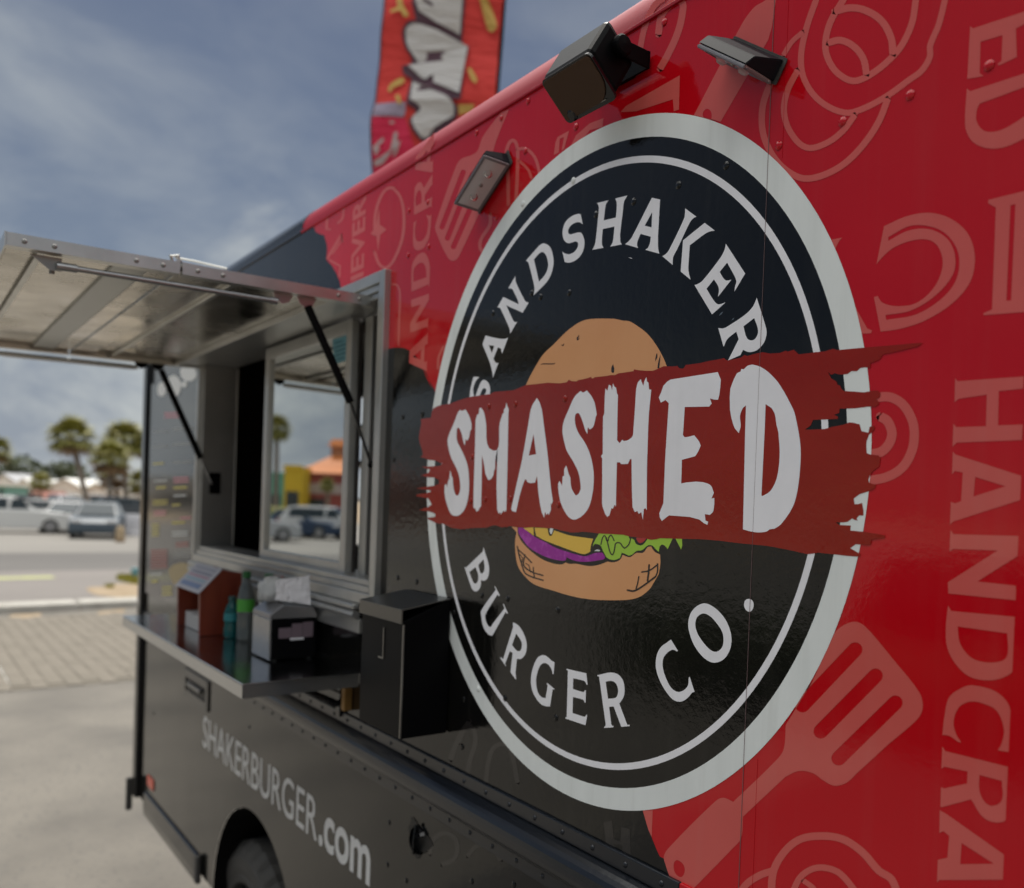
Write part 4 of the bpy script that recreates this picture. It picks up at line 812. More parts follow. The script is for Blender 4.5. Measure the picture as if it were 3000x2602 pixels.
# rivets
def rivet_mesh(name, mt, r=0.0062, h=0.0022):
    bm = bmesh.new(); lathe(bm, [(0.0, h), (r*.5, h*.86), (r*.85, h*.45), (r, 0.0)], (0, 0, 0), (0, -1, 0), 12)
    me = bpy.data.meshes.new(name); bm.to_mesh(me); bm.free(); me.materials.append(mt)
    for p in me.polygons: p.use_smooth = True
    return me
RV = dict(r=rivet_mesh('rivet_red', red), k=rivet_mesh('rivet_black', black), w=rivet_mesh('rivet_white', white), b=rivet_mesh('rivet_band', band_red), s=rivet_mesh('rivet_small', rail_m, 0.005, 0.003))
def rivet(x, z, kind, y=-O3-.0002):
    o = link('rivet', RV[kind], truck); o.location = Vector((x, y, z))-BASES['food_truck']
for kind, fr, s in (('k', 'A', '470,620 1470,350 1095,405 980,355'), ('k', 'B', '1600,140 1105,310'), ('w', 'B', '150,165'), ('k', 'C', '1490,15'), ('b', 'E', '765,470 1045,445 1565,390 590,1000 725,1445 575,1460 990,1440 1500,1500'), ('k', 'E', '60,560'),
        ('r', 'e', '1610,345 1195,500 840,640 505,765'), ('k', 'e', '230,870'), ('r', 'd', '1885,130 935,690 790,775 1090,590 1370,740 1075,880 395,1230 505,1180 390,1490 510,1440 905,1270'), ('w', 'd', '1355,1055 1060,1190'),
        ('k', 'J', '335,590 605,625 1130,745 575,1670 140,1680 35,770'), ('w', 'J', '295,1570'), ('k', 'K', '515,1280'), ('k', 'h', '580,893 575,1118 228,1480 220,1680 310,1757 622,1760 822,1775'), ('w', 'h', '655,843'), ('k', 'x', '780,45 970,85 1440,1275 1430,1750'), ('k', 'b', '1525,1170 1655,1150 1465,1450'), ('k', 'c', '245,960 700,1025')):
    for tok in s.split():
        x, y = map(float, tok.split(',')); X, Z = wall(*px(fr, x, y)); rivet(X, Z, kind, -O5-.0002 if kind == 'b' else -O3-.0002)
x = -4.45
while x < -0.55:
    rivet(x, 1.398, 's', -0.0061); rivet(x+.03, 1.303, 's', -0.0061); x += 0.0835
# menu printed at the front of the side, left of the opening
MX0, MX1, MZ0, MZ1 = -4.42, -3.62, 1.50, 2.44
menu = obj('menu_board', nbox(MX0, MX1, -0.006, -0.001, MZ0, MZ1, bev=0.001), mat('menu_black', (0.012, 0.013, 0.014), rough=0.10), truck)
mc = dict(w=mat('menu_white', (0.55, 0.57, 0.55), rough=0.4), y=mat('menu_yellow', (0.50, 0.42, 0.06), rough=0.4), p=mat('menu_pink', (0.58, 0.20, 0.24), rough=0.4), r=mat('menu_red', (0.34, 0.07, 0.06), rough=0.4), g=mat('menu_dim', (0.26, 0.27, 0.26), rough=0.4))
def quad_px(bm, fr, pts, off):
    bm.faces.new([bm.verts.new((lambda q: (q[0], -off, q[1]))(wall(*px(fr, *p)))) for p in pts])
acc = {}
for c_, x0, y0, x1, y1 in (('p', 195, 470, 315, 515), ('g', 120, 590, 215, 610), ('g', 250, 570, 390, 600), ('g', 120, 690, 215, 710), ('g', 250, 670, 385, 700), ('y', 118, 800, 190, 822), ('g', 245, 790, 380, 815), ('p', 255, 895, 355, 940), ('w', 125, 915, 215, 930), ('y', 140, 955, 205, 985), ('y', 255, 955, 345, 985), ('w', 255, 1010, 340, 1030), ('y', 118, 1045, 215, 1085), ('y', 245, 1070, 300, 1095), ('p', 125, 1115, 205, 1155), ('y', 245, 1185, 330, 1215), ('p', 300, 1155, 370, 1180), ('y', 110, 1200, 160, 1290), ('w', 245, 1250, 350, 1290), ('r', 270, 1320, 355, 1360), ('r', 105, 1370, 215, 1500), ('g', 255, 1390, 370, 1430), ('w', 100, 1525, 180, 1545), ('y', 180, 1610, 245, 1680), ('y', 110, 1570, 150, 1600)):
    n = max(1, int((y1-y0)/18)); 
    for k in range(n):
        ya = y0+(y1-y0)*k/n; yb = ya+(y1-y0)/n*0.5; bm = bmesh.new(); quad_px(bm, 's', ((x0, ya), (x1, ya-4), (x1, yb-4), (x0, yb)), 0.0075); obj('menu_text', bm, mc[c_], menu)
bm = bmesh.new(); pts = smooth(parse('s', sm_all('225,1500 260,1465 330,1455 375,1490 360,1530 300,1560 270,1600 240,1560')))
menu_pic = decal('menu_picture', [('P', [pts])], mat('menu_fries', (0.40, 0.31, 0.16), rough=0.5), 0.0075, menu)
decals('menu_picture', [P('s', sm_all('300,190 330,160 380,165 405,200 400,245 350,265 310,240')), P('s', sm_all('215,260 250,225 295,250 300,330 260,370 215,340')), P('s', sm_all('155,290 185,270 205,310 190,360 155,350')), P('s', sm_all('305,275 335,265 345,290 320,305'))], mat('menu_pale', (0.75, 0.75, 0.72), rough=0.7), 0.0075, menu)

# ------------------------------------------------------------------ things fixed to the side
# loudspeaker
spk = thing('loudspeaker', 'black wall loudspeaker with brown grille tilted down on its bracket above the logo', 'speaker', (-1.07, 0, 2.63))
SXa, SXb = -1.172, -1.046
A_, B_, C_, D_ = (-0.121, 2.626), (-0.066, 2.578), (-0.084, 2.690), (-0.030, 2.642)
bm = bmesh.new(); prism(bm, [A_, B_, D_, C_], 'x', SXa, SXb, bev=0.009)
cab = obj('cabinet', bm, blackm, spk, sm=False)
nf = Vector((0, -0.6575, -0.7534)); dn = Vector((0, B_[0]-A_[0], B_[1]-A_[1])).normalized()
def face_pt(x, t, off=0.0): p = Vector((x, A_[0], A_[1]))+dn*t+nf*off; return (p.x, p.y, p.z)
Lf = math.hypot(B_[0]-A_[0], B_[1]-A_[1])
def rrect(x0, x1, t0, t1, rads):
    pts = []
    for (cx, ct, sx_, st, r_) in ((x0, t0, 1, 1, rads[0]), (x1, t0, -1, 1, rads[1]), (x1, t1, -1, -1, rads[2]), (x0, t1, 1, -1, rads[3])):
        arc = [(cx+sx_*r_*(1-math.cos(a)), ct+st*r_*(1-math.sin(a))) for a in np.linspace(0, math.pi/2, 6)]
        if (sx_, st) in ((-1, 1), (1, -1)): arc = arc[::-1]
        pts += arc
    return pts
def face_plate(bm, loop, o0, o1):
    lo = [bm.verts.new(face_pt(x, t, o0)) for x, t in loop]; hi = [bm.verts.new(face_pt(x, t, o1)) for x, t in loop]
    fs = [bm.faces.new(hi)]
    for k in range(len(loop)): fs.append(bm.faces.new((lo[k], lo[(k+1) % len(loop)], hi[(k+1) % len(loop)], hi[k])))
    bmesh.ops.recalc_face_normals(bm, faces=fs); return bm
lg = rrect(SXa+.004, SXb-.004, 0.004, Lf-.002, (0.008, 0.008, 0.034, 0.004))
obj('grille', face_plate(bmesh.new(), lg, -0.001, 0.003), grille_m, spk)
obj('front_bezel', face_plate(bmesh.new(), rrect(SXa+.001, SXb-.001, 0.001, Lf+.004, (0.009,)*4), -0.004, 0.0008), gloss_black, spk)
bm = bmesh.new(); lathe(bm, [(0.0, .004), (.007, .004), (.010, .001), (.010, -.002)], face_pt(SXa+.022, Lf-.006, 0.001), nf, 14)
obj('bass_port', bm, gloss_black, spk)
bm = bmesh.new(); box(bm, SXb-.040, SXb-.020, -0.0005, 0.0005, -0.0012, 0.0012); 
M3 = Matrix.Translation(Vector(face_pt(0, Lf-.003, 0.0016)))@Matrix.Rotation(R(-45), 4, 'X'); bmesh.ops.transform(bm, matrix=M3, verts=bm.verts)
obj('badge', bm, MATS['zinc'], spk)
pv = Vector((SXb, -0.066, 2.650))
bm = bmesh.new(); lathe(bm, [(0.012, 0.0), (0.012, 0.004), (0.0155, 0.005), (0.0155, 0.014), (0.013, 0.017), (0.0, 0.018)], pv, (1, 0, 0), 20)
obj('knob', bm, blackm, spk)
bm = bmesh.new()
for x in (SXb+.002, SXa-.006):
    box(bm, x, x+.004, -0.074, -0.010, 2.638, 2.664, bev=0.001)
box(bm, SXa-.006, SXb+.006, -0.010, -0.006, 2.638, 2.664); box(bm, -1.14, -1.08, -0.0058, -0.0005, 2.640, 2.662)
obj('bracket', bm, blackm, spk)
# wedge shaped LED scene lights
def wedge(name_label, center, u, v, L_):
    t = thing('scene_light', name_label, 'light', (center[0], 0, center[1]), 'small LED lights on the truck side')
    u = Vector((u[0], 0, u[1])).normalized(); v = Vector((v[0], 0, v[1])).normalized(); c0 = Vector((center[0], 0, center[1]))
    def pt(l, vv, y): p = c0+u*l+v*vv; return Vector((p.x, -y, p.z))
    def ext(bm, prof, l0, l1):
        a = [bm.verts.new(pt(l0, vv, y)) for vv, y in prof]; b = [bm.verts.new(pt(l1, vv, y)) for vv, y in prof]; n = len(prof)
        fs = [bm.faces.new(a), bm.faces.new(b)]
        for k in range(n): fs.append(bm.faces.new((a[k], a[(k+1) % n], b[(k+1) % n], b[k])))
        bmesh.ops.recalc_face_normals(bm, faces=fs); bmesh.ops.bevel(bm, geom=list({e for f in fs for e in f.edges}), offset=0.0012, segments=2, affect='EDGES'); return bm
    h = L_/2
    bd = ext(bmesh.new(), [(0.016, 0.003), (0.004, 0.052), (-0.009, 0.062), (-0.012, 0.003)], -h, h); obj('housing', bd, MATS.get('light_housing') or mat('light_housing', (0.016, 0.017, 0.021), rough=0.6, spec=0.06), t)
    bm = bmesh.new(); ext(bm, [(0.019, 0.0036), (0.019, 0.0026), (-0.015, 0.0026), (-0.015, 0.0036)], -h-.006, h+.006); obj('gasket', bm, rubber, t)
    ln = bmesh.new(); e0, e1 = Vector((-0.0095, 0.062)), Vector((-0.0122, 0.006)); nn = Vector((-(e0-e1).y, (e0-e1).x)).normalized()
    if nn.x > 0: nn = -nn
    def lp(s, o): q = e0.lerp(e1, s)+nn*o; return (q.x, q.y)
    ext(ln, [lp(0.02, 0.0), lp(0.02, 0.004), lp(0.98, 0.004), lp(0.98, 0.0)], -h+.001, h-.001)
    lo = obj('lens', ln, lens_m, t)
    rim = bmesh.new()
    for s0, s1, l0, l1 in ((0.0, 0.10, -h, h), (0.90, 1.0, -h, h), (0.101, 0.899, -h, -h+.006), (0.101, 0.899, h-.006, h)): ext(rim, [lp(s0, 0.0005), lp(s0, 0.0055), lp(s1, 0.0055), lp(s1, 0.0005)], l0, l1)
    obj('lens_rim', rim, MATS.get('rim_grey') or mat('rim_grey', (0.20, 0.19, 0.20), rough=0.25), t)
    ax = (pt(0, nn.x, nn.y)-pt(0, 0, 0)).normalized()
    for l, r_ in ((-h*.5, 0.0085), (h*.45, 0.0085)):
        q = lp(0.5, 0.0042); bm = bmesh.new(); lathe(bm, [(r_, 0.0), (r_*.95, .003), (r_*.6, .0062), (0, .007)], pt(l, *q), ax, 16); obj('lamp_dome', bm, clear, lo, sm=True)
    q = lp(0.5, 0.0042); bm = bmesh.new(); lathe(bm, [(.0042, 0.0), (.003, .0018), (0, .002)], pt(-.002, *q), ax, 10); obj('lens_screw', bm, MATS['zinc'], lo)
    return t
wedge('black wedge LED light with clear domes between the speaker and the onion print', (-0.826, 2.571), (.82, -.57), (.57, .82), 0.108)
wedge('grey lensed LED light hanging at a slant left of the white ring', (-1.500, 2.582), (.86, .51), (-.51, .86), 0.126)
# wall mounted black box
bxo = thing('waste_box', 'black wall mounted box with a sloping grey steel lid beside the counter', 'box', (-1.71, 0, 1.475))
q0, q1, qy = -1.811, -1.611, -0.107
bm = bmesh.new(); prism(bm, [(-0.003, 1.476), (qy, 1.476), (qy, 1.713), (-0.003, 1.755)], 'x', q0, q1, bev=0.002)
obj('body', bm, blackm, bxo)
bm = bmesh.new(); prism(bm, [(-0.003, 1.7565), (qy-.006, 1.7375), (qy-.006, 1.708), (qy-.003, 1.708), (qy-.003, 1.7345), (-0.003, 1.7535)], 'x', q0-.004, q1+.002, bev=0.0008)
obj('lid', bm, mat('lid_steel', (0.12, 0.116, 0.108), rough=0.28, metal=0.9), bxo)
bm = bmesh.new(); box(bm, q1-.0025, q1+.0008, qy-.0012, qy+.002, 1.478, 1.706); obj('edge_strip', bm, zinc, bxo)
bm = bmesh.new(); box(bm, -1.700, -1.697, qy-.002, qy-.0005, 1.625, 1.69); box(bm, -1.72, -1.7005, qy-.002, qy-.0005, 1.625, 1.628); obj('latch', bm, zinc, bxo)
# ------------------------------------------------------------------ things on the counter
TOP = CZ+.0004
std = thing('menu_stand', 'red brown wooden stand with a sloping printed card on the counter', 'menu stand', (-2.95, -0.12, TOP))
w0, w1 = -3.093, -2.820
for x0, x1 in ((w0, w0+.014), (w1-.014, w1)):
    bm = bmesh.new(); prism(bm, [(-0.178, TOP), (-0.062, TOP), (-0.060, 1.715), (-0.118, 1.722), (-0.180, 1.652)], 'x', x0, x1, bev=0.0015); obj('side_panel', bm, wood, std)
obj('back_panel', nbox(w0+.0145, w1-.0145, -0.070, -0.062, TOP+.002, 1.712), wood, std)
bm = bmesh.new(); prism(bm, [(-0.182, 1.654), (-0.119, 1.7245), (-0.116, 1.7215), (-0.179, 1.651)], 'x', w0-.004, w1+.002); obj('top_panel', bm, wood, std)
bm = bmesh.new(); prism(bm, [(-0.185, 1.6545), (-0.1185, 1.7285), (-0.1175, 1.7275), (-0.184, 1.6535)], 'x', w0-.010, w1+.004); card = obj('card', bm, mat('card_paper', (0.50, 0.49, 0.52), rough=0.7), std)
for k, (cc, a, b2) in enumerate((((0.18, 0.24, 0.40), .12, .30), ((0.30, 0.42, 0.50), .36, .46), ((0.45, 0.22, 0.30), .52, .58), ((0.25, 0.25, 0.33), .64, .72), ((0.35, 0.35, 0.4), .80, .90))):
    bm = bmesh.new(); f = lambda s, o=0.0012: (lerp(-0.185, -0.1185, s)-o*.75, lerp(1.6545, 1.7285, s)+o*.66)
    pr = [f(a), f(b2)]; bm.faces.new([bm.verts.new(p) for p in ((w0+.02, *pr[0]), (w1-.03, *pr[0]), (w1-.03, *pr[1]), (w0+.02, *pr[1]))]); obj('card_print', bm, mat('card_%d' % k, cc, rough=0.6), card)
obj('leaflet_stack', nbox(w0+.03, w1-.03, -0.16, -0.09, TOP+.001, TOP+.05, bev=0.002), mat('leaflet', (0.42, 0.41, 0.40), rough=0.8), std)
def bottle(label, x, y, hgt, r, capc, liq, labc):
    t = thing('sauce_bottle', label, 'bottle', (x, y, TOP), 'drink bottles on the counter')
    g = MATS.get('bottle_'+liq) or mat('bottle_'+liq, dict(green=(0.05, 0.32, 0.12), clear=(0.26, 0.29, 0.28), teal=(0.02, 0.22, 0.22))[liq], rough=0.08, trans=0.6, ior=1.4)
    bm = lathe(bmesh.new(), [(0, 0.001), (r*.9, 0.001), (r, .01), (r, hgt*.25), (r*.93, hgt*.32), (r, hgt*.40), (r, hgt*.62), (r*.75, hgt*.76), (r*.42, hgt*.86), (r*.40, hgt*.90), (0, hgt*.90)], (x, y, TOP), (0, 0, 1), 18); obj('bottle_body', bm, g, t, sm=True)
    bm = lathe(bmesh.new(), [(0, hgt), (r*.46, hgt), (r*.5, hgt*.985), (r*.5, hgt*.905), (0, hgt*.903)], (x, y, TOP), (0, 0, 1), 16); obj('cap', bm, mat('cap_'+label[:9].replace(' ', '_'), capc, rough=0.35), t)
    bm = lathe(bmesh.new(), [(r*1.02, hgt*.42), (r*1.02, hgt*.60)], (x, y, TOP), (0, 0, 1), 18); obj('bottle_label', bm, mat('lab_'+label[:9].replace(' ', '_'), labc, rough=0.5), t)
bottle('green capped soda bottle with a lime label on the counter', -2.690, -0.085, 0.205, 0.024, (0.006, 0.11, 0.02), 'clear', (0.07, 0.34, 0.04))
bottle('clear bottle with a dark green cap behind the lime labelled one', -2.60, -0.05, 0.205, 0.025, (0.01, 0.10, 0.03), 'clear', (0.5, 0.5, 0.5))
bottle('teal labelled small bottle next to the wooden stand', -2.755, -0.105, 0.125, 0.022, (0.02, 0.08, 0.08), 'teal', (0.02, 0.20, 0.22))
bottle('red capped clear bottle behind the napkin dispenser', -2.50, -0.055, 0.205, 0.024, (0.32, 0.01, 0.02), 'clear', (0.55, 0.10, 0.06))
nd = thing('napkin_dispenser', 'grey and black napkin dispenser with a pale sticker at the near end of the counter', 'napkin dispenser', (-2.36, -0.07, TOP))
n0, n1, m0, m1 = -2.440, -2.302, -0.138, -0.018
obj('case', nbox(n0+.002, n1-.002, m0+.003, m1, TOP+.005, 1.634, bev=0.003), blackm, nd)
obj('face_plate', nbox(n0, n1, m0-.004, m0+.0025, TOP+.004, 1.636, bev=0.002), mat('plate_grey', (0.30, 0.30, 0.31), rough=0.25, metal=0.8), nd)
bm = bmesh.new(); prism(bm, [(m0-.005, 1.6365), (m0-.003, 1.650), (m0+.03, 1.672), (m1-.01, 1.664), (m1+.002, 1.6365)], 'x', n0-.001, n1+.001, bev=0.002); obj('lid', bm, mat('lid_grey', (0.26, 0.26, 0.27), rough=0.3, metal=0.7), nd)
bm = bmesh.new()
for y0, y1, z0, z1 in ((-0.118, -0.085, 1.585, 1.612), (-0.084, -0.056, 1.585, 1.622), (-0.055, -0.028, 1.585, 1.625)): box(bm, n1-.0018, n1-.0008, y0, y1, z0, z1)
obj('sticker', bm, mat('sticker_mauve', (0.15, 0.11, 0.13), rough=0.5), nd)
obj('sticker_tag', nbox(n1-.0018, n1-.0004, -0.088, -0.052, 1.579, 1.5845), paper, nd)
for x in (n0+.015, n1-.015):
    for y in (m0+.015, m1-.015): obj('foot', lathe(bmesh.new(), [(0, 0.0), (.006, 0.0), (.006, .005), (0, .005)], (x, y, TOP), (0, 0, 1), 10), rubber, nd)
def crumple(name, label, cat, c, sx_, sz_, tilt, n=7, group=None):
    bm = bmesh.new(); g = [[bm.verts.new((c[0]+rnd.uniform(-.0012, .0012)+.006*math.sin(i*1.1+j*.5)+(i/n-.5)*tilt, c[1]+(i/n-.5)*sx_+rnd.uniform(-.001, .001), c[2]+(j/n-.5)*sz_*(1-.35*(1-i/n))+rnd.uniform(-.001, .001))) for j in range(n+1)] for i in range(n+1)]
    for i in range(n):
        for j in range(n): bm.faces.new((g[i][j], g[i+1][j], g[i+1][j+1], g[i][j+1]))
    o = obj(name, bm, paper); md = o.modifiers.new('s', 'SOLIDIFY'); md.thickness = 0.0012
    tag(o, label, cat, group); return o
crumple('paper_sheet', 'white paper sheet leaning on the napkin dispenser lid', 'paper', (-2.31, -0.082, 1.710), 0.085, 0.078, 0.02)
bag = bmesh.new(); bmesh.ops.create_icosphere(bag, subdivisions=3, radius=1.0)
for v in bag.verts:
    k = 1+0.22*math.sin(v.co.x*7+v.co.z*5)*math.sin(v.co.y*6+1)+rnd.uniform(-.06, .06); v.co = Vector((v.co.x*.035*k, v.co.y*.035*k, max(v.co.z, -.62)*.040*k))+Vector((-2.40, -0.105, 1.672+.028))
tag(obj('plastic_bag', bag, mat('film', (0.62, 0.63, 0.62), rough=0.25, trans=0.35), sm=True), 'crumpled clear plastic bag beside the white paper sheet', 'plastic bag')

# ------------------------------------------------------------------ feather flag behind the truck
FD = 7.6
def fl(x, y, o=0.0):
    p = deep(*px('n', x, y), FD)-AF*o; return p
fb = thing('feather_flag', 'tall orange and red feather flag with fat grey letters rising behind the truck roof', 'flag', tuple(np.array([*fl(1400, 1000)[:2], 0])))
nyl = lambda n_, c_: mat(n_, c_, rough=0.75, bump=0.07, bscale=3.2, bstretch=(0.4, 0.4, 1.8), spec=0.2)
fo, fr_, fg, fo2, fy = nyl('flag_orange', (0.62, 0.055, 0.048)), nyl('flag_red', (0.60, 0.03, 0.08)), nyl('flag_grey', (0.52, 0.51, 0.50)), nyl('flag_outline', (0.10, 0.055, 0.075)), nyl('flag_yellow', (0.52, 0.34, 0.10))
EDGE = [(420, -1500), (330, -700), (300, -200), (280, 0), (255, 300), (215, 600), (180, 1000), (150, 1200), (135, 1500), (150, 1800), (200, 2300), (260, 3000)]
def edge_x(y):
    for (xa, ya), (xb, yb) in zip(EDGE, EDGE[1:]):
        if y <= yb: return lerp(xa, xb, (y-ya)/(yb-ya))
    return EDGE[-1][0]
def pole_x(y): return lerp(1478, 1400, y/950) if y > 0 else 1478-(-y/1500)**2*500
def flag_piece(name, loop_fn, mt, off, parent, ys):
    bm = bmesh.new(); prev = None
    for y in ys:
        xa, xb = loop_fn(y); row = []
        for i in range(9):
            x = lerp(xa, xb, i/8); row.append(bm.verts.new(fl(x, y, off+0.03*math.sin(y*.006+x*.002)+0.012*math.sin(x*.011+y*.015))))
        if prev:
            for i in range(8): bm.faces.new((prev[i], prev[i+1], row[i+1], row[i]))
        prev = row
    bmesh.ops.recalc_face_normals(bm, faces=bm.faces)
    for f in bm.faces:
        if f.normal.dot(Vector(-AF)) < 0: f.normal_flip()
    return obj(name, bm, mt, parent, sm=True)
cloth = flag_piece('banner', lambda y: (edge_x(y), pole_x(y)-12), fo, 0.0, fb, range(-1500, 3001, 100))
flag_piece('banner_hem', lambda y: (edge_x(y)-14, edge_x(y)+4), fo2, 0.012, cloth, range(-1500, 3001, 100))
flag_piece('lower_panel', lambda y: (edge_x(y)+6, edge_x(y)+330+max(0, y-1200)*.35), fr_, 0.010, cloth, range(1205, 3001, 60))
flag_piece('pale_stripe', lambda y: (edge_x(y)+6, edge_x(y)+330-abs(y-1130)*.2), nyl('flag_lilac', (0.34, 0.29, 0.38)), 0.016, cloth, range(1060, 1201, 20))
def flag_shape(name, items, mt, off):
    bm = bmesh.new()
    for it in items:
        loops = [smooth([(float(a.rstrip('s').split(',')[0]), float(a.rstrip('s').split(',')[1]), a.endswith('s')) for a in s.split()]) for s in it]
        me = fill_mesh([[(x/1000, y/1000) for x, y in lp] for lp in loops]); vs = []
        for v in me.vertices:
            x, y = v.co.x*10, v.co.y*10; vs.append(bm.verts.new(fl(x, y, off+0.03*math.sin(y*.006+x*.002)+0.012*math.sin(x*.011+y*.015))))
        for p in me.polygons:
            try: bm.faces.new([vs[i] for i in p.vertices])
            except ValueError: pass
        bpy.data.meshes.remove(me)
    bmesh.ops.recalc_face_normals(bm, faces=bm.faces)
    return obj(name, bm, mt, cloth)
flag_shape('letter_outline', [['545,-260 1095,-240 1085,60 1045,370 1040,420 1120,470 1080,640 1045,1030 975,1035 940,1050 1010,1100s 1000,1190s 900,1300 700,1420 640,1430s 560,1340 525,1230s 590,1150s 500,1080 505,1000 540,800 450,740 440,670 540,620s 470,470s 450,330s 520,240s 590,225 560,80']], fo2, 0.022)
flag_shape('flag_letter', [['600,60 590,-230 1070,-230 1060,40 1025,350 800,250 625,150', '650,20 690,70 770,110 760,70 640,0']], fg, 0.034)
flag_shape('flag_letter', [['485,370 495,310s 560,262s 640,262 800,320 1105,475 1090,600 1030,975 770,860 765,770 720,800s 690,825s 640,800 500,660 610,640 500,470s', '690,545 740,535s 775,560 770,625 745,630s 700,590']], fg, 0.034)
flag_shape('flag_letter', [['555,840 700,900 900,1000s 975,1100s 970,1190 780,1300 700,1400 640,1400 570,1290s 560,1210s 640,1130s 600,1070s 540,1040']], fg, 0.034)
for it_ in [['390,-40 440,-40 470,90 530,200 480,215 440,150 345,170 335,140 410,110'], ['1215,-40 1290,-40 1400,260s 1350,330s 1300,290'], ['300,900 330,850s 430,785s 470,800 450,850s 360,890s 330,940 305,930'], ['1105,710 1140,700 1215,840 1195,885 1150,840'], ['380,990 430,980 455,1080 420,1090'], ['1020,1090 1180,1075 1150,1140 1020,1180']]: flag_shape('flag_fry', [it_], fy, 0.030)
flag_shape('script_lettering', [['150,1500 260,1400 270,1430 200,1500 230,1520 180,1580'], ['160,1640 330,1530 370,1360 410,1350 400,1450 440,1440 390,1560 350,1600 380,1500 250,1660 170,1690'], ['330,1250 380,1250 370,1275 330,1275']], nyl('flag_pale', (0.42, 0.33, 0.33)), 0.030)
pp = [fl(pole_x(y), y) for y in (-1500, -1200, -900, -600, -300, 0, 400, 950, 1500, 2200)]
base_pt = fl(pole_x(2200), 2200); pp.append(np.array([base_pt[0], base_pt[1], 0.03]))
obj('pole', tube(bmesh.new(), pp, [0.012]*6+[0.016]*5, 8), blackm, fb)
obj('ground_base', nbox(base_pt[0]-.3, base_pt[0]+.3, base_pt[1]-.3, base_pt[1]+.3, 0.006, 0.03, bev=0.006), blackm, fb)

# ------------------------------------------------------------------ palms, houses and cars beyond the road
trunk_m = mat('palm_trunk', (0.16, 0.13, 0.10), col2=(0.24, 0.20, 0.16), cscale=4, cstretch=(1, 1, 6), rough=0.95, bump=0.03, bscale=6, bstretch=(1, 1, 5))
boot_m = mat('palm_boots', (0.15, 0.085, 0.035), col2=(0.08, 0.045, 0.02), cscale=5, rough=0.95)
frond_m = mat('palm_frond', (0.19, 0.19, 0.024), col2=(0.27, 0.24, 0.05), cscale=1.2, rough=0.55)
dry_m = mat('palm_dry', (0.17, 0.10, 0.045), rough=0.9)
leaf_m = mat('leaf_dark', (0.045, 0.06, 0.022), col2=(0.07, 0.085, 0.03), cscale=0.6, rough=0.7)
def fan(bm, base, d, up, L_, W_):
    """one palm fan leaf: stalk and a half disc of narrow folded leaflets"""
    d = d.normalized(); s = d.cross(up).normalized(); u = s.cross(d).normalized()
    hub = base+d*L_*.5
    st = 0.03
    bm.faces.new([bm.verts.new(p) for p in (base+s*st, base-s*st, hub-s*st*.6, hub+s*st*.6)])
    n = 13
    for i in range(n):
        a = (i/(n-1)-.5)*3.6; dr = (d*math.cos(a)+s*math.sin(a)).normalized(); l = W_*(0.62+0.38*math.cos(a*.55))*rnd.uniform(.85, 1.1)
        w = W_*.085; sd = dr.cross(u).normalized(); m_ = hub+dr*l*.55+u*W_*.06; tip = hub+dr*l-u*l*rnd.uniform(.18, .45)
        bm.faces.new([bm.verts.new(p) for p in (hub, m_+sd*w, tip, m_-sd*w)])
def palm(label, cpx, bpx, D, R_, group='sabal palms beyond the road', n=46, trunk_r=0.17, skirt=6):
    top = Vector(deep(*cpx, D)); bt = deep(*bpx, D); base = Vector((bt[0], bt[1], 0.0))
    t = thing('palm_tree', label, 'palm tree', tuple(base), group)
    mid = base.lerp(top, .5)+Vector((0, 0, 0)); k = (top-base)
    pts = [base.lerp(top, s)+Vector((0, 0, 0))+Vector((0.05*math.sin(s*9), 0.05*math.cos(s*7), 0))*k.length*.06 for s in np.linspace(0, 1, 9)]
    obj('trunk', tube(bmesh.new(), pts, [trunk_r*1.4]+[trunk_r]*6+[trunk_r*1.1, trunk_r*.9], 9), trunk_m, t, sm=True)
    bm = bmesh.new(); e = top
    for i in range(26):
        a = rnd.uniform(0, 6.28); z = rnd.uniform(-R_*.42, -R_*.02); p = e+Vector((math.cos(a)*trunk_r*1.0, math.sin(a)*trunk_r*1.0, z))
        q = p+Vector((math.cos(a)*.18, math.sin(a)*.18, .22)); sd = Vector((-math.sin(a), math.cos(a), 0))*.07
        bm.faces.new([bm.verts.new(v) for v in (p+sd, p-sd, q-sd*.6, q+sd*.6)])
    obj('leaf_boots', bm, boot_m, t)
    bm = bmesh.new(); bd = bmesh.new()
    for i in range(n):
        a = i*2.399+rnd.uniform(-.2, .2); el = lerp(1.35, -0.75, (i/n)**.8)+rnd.uniform(-.15, .15)
        d = Vector((math.cos(a)*math.cos(el), math.sin(a)*math.cos(el), math.sin(el)))
        fan(bm if i < n-skirt else bd, e, d, Vector((0, 0, 1)) if abs(el) < 1.3 else Vector((1, 0, 0)), R_*rnd.uniform(.8, 1.0), R_*.52)
    obj('crown', bm, frond_m, t); obj('dry_fronds', bd, dry_m, t); return t
Z = lambda x, y: px('z', x, y)
palm('tallest palm with a slim grey leaning trunk left of the truck nose', Z(835, 545), Z(1085, 1480), 56, 1.75, n=40)
palm('palm with a round crown just left of the corner post', Z(1450, 560), Z(1480, 1380), 66, 1.85, n=44)
palm('shorter palm with a bushy brownish crown in front of the round crowned one', Z(1290, 800), Z(1285, 1380), 62, 1.75, n=44, skirt=14)
palm('palm mostly cut off by the left picture edge', Z(-60, 690), Z(-90, 1400), 66, 1.5, n=40)
palm('small low palm above the red roof', Z(470, 1060), Z(480, 1310), 80, 1.2, n=40, trunk_r=0.12)
palm('low palm with brown hanging fronds under the bushy one', Z(1330, 1010), Z(1420, 1370), 70, 1.6, n=40, skirt=20)
palm('palm half hidden behind the corner post', Z(1720, 650), Z(1720, 1350), 66, 1.5, n=40)
palm('low bright palm half hidden behind the corner post', Z(1660, 1070), Z(1660, 1360), 70, 1.5, n=40, trunk_r=0.14)
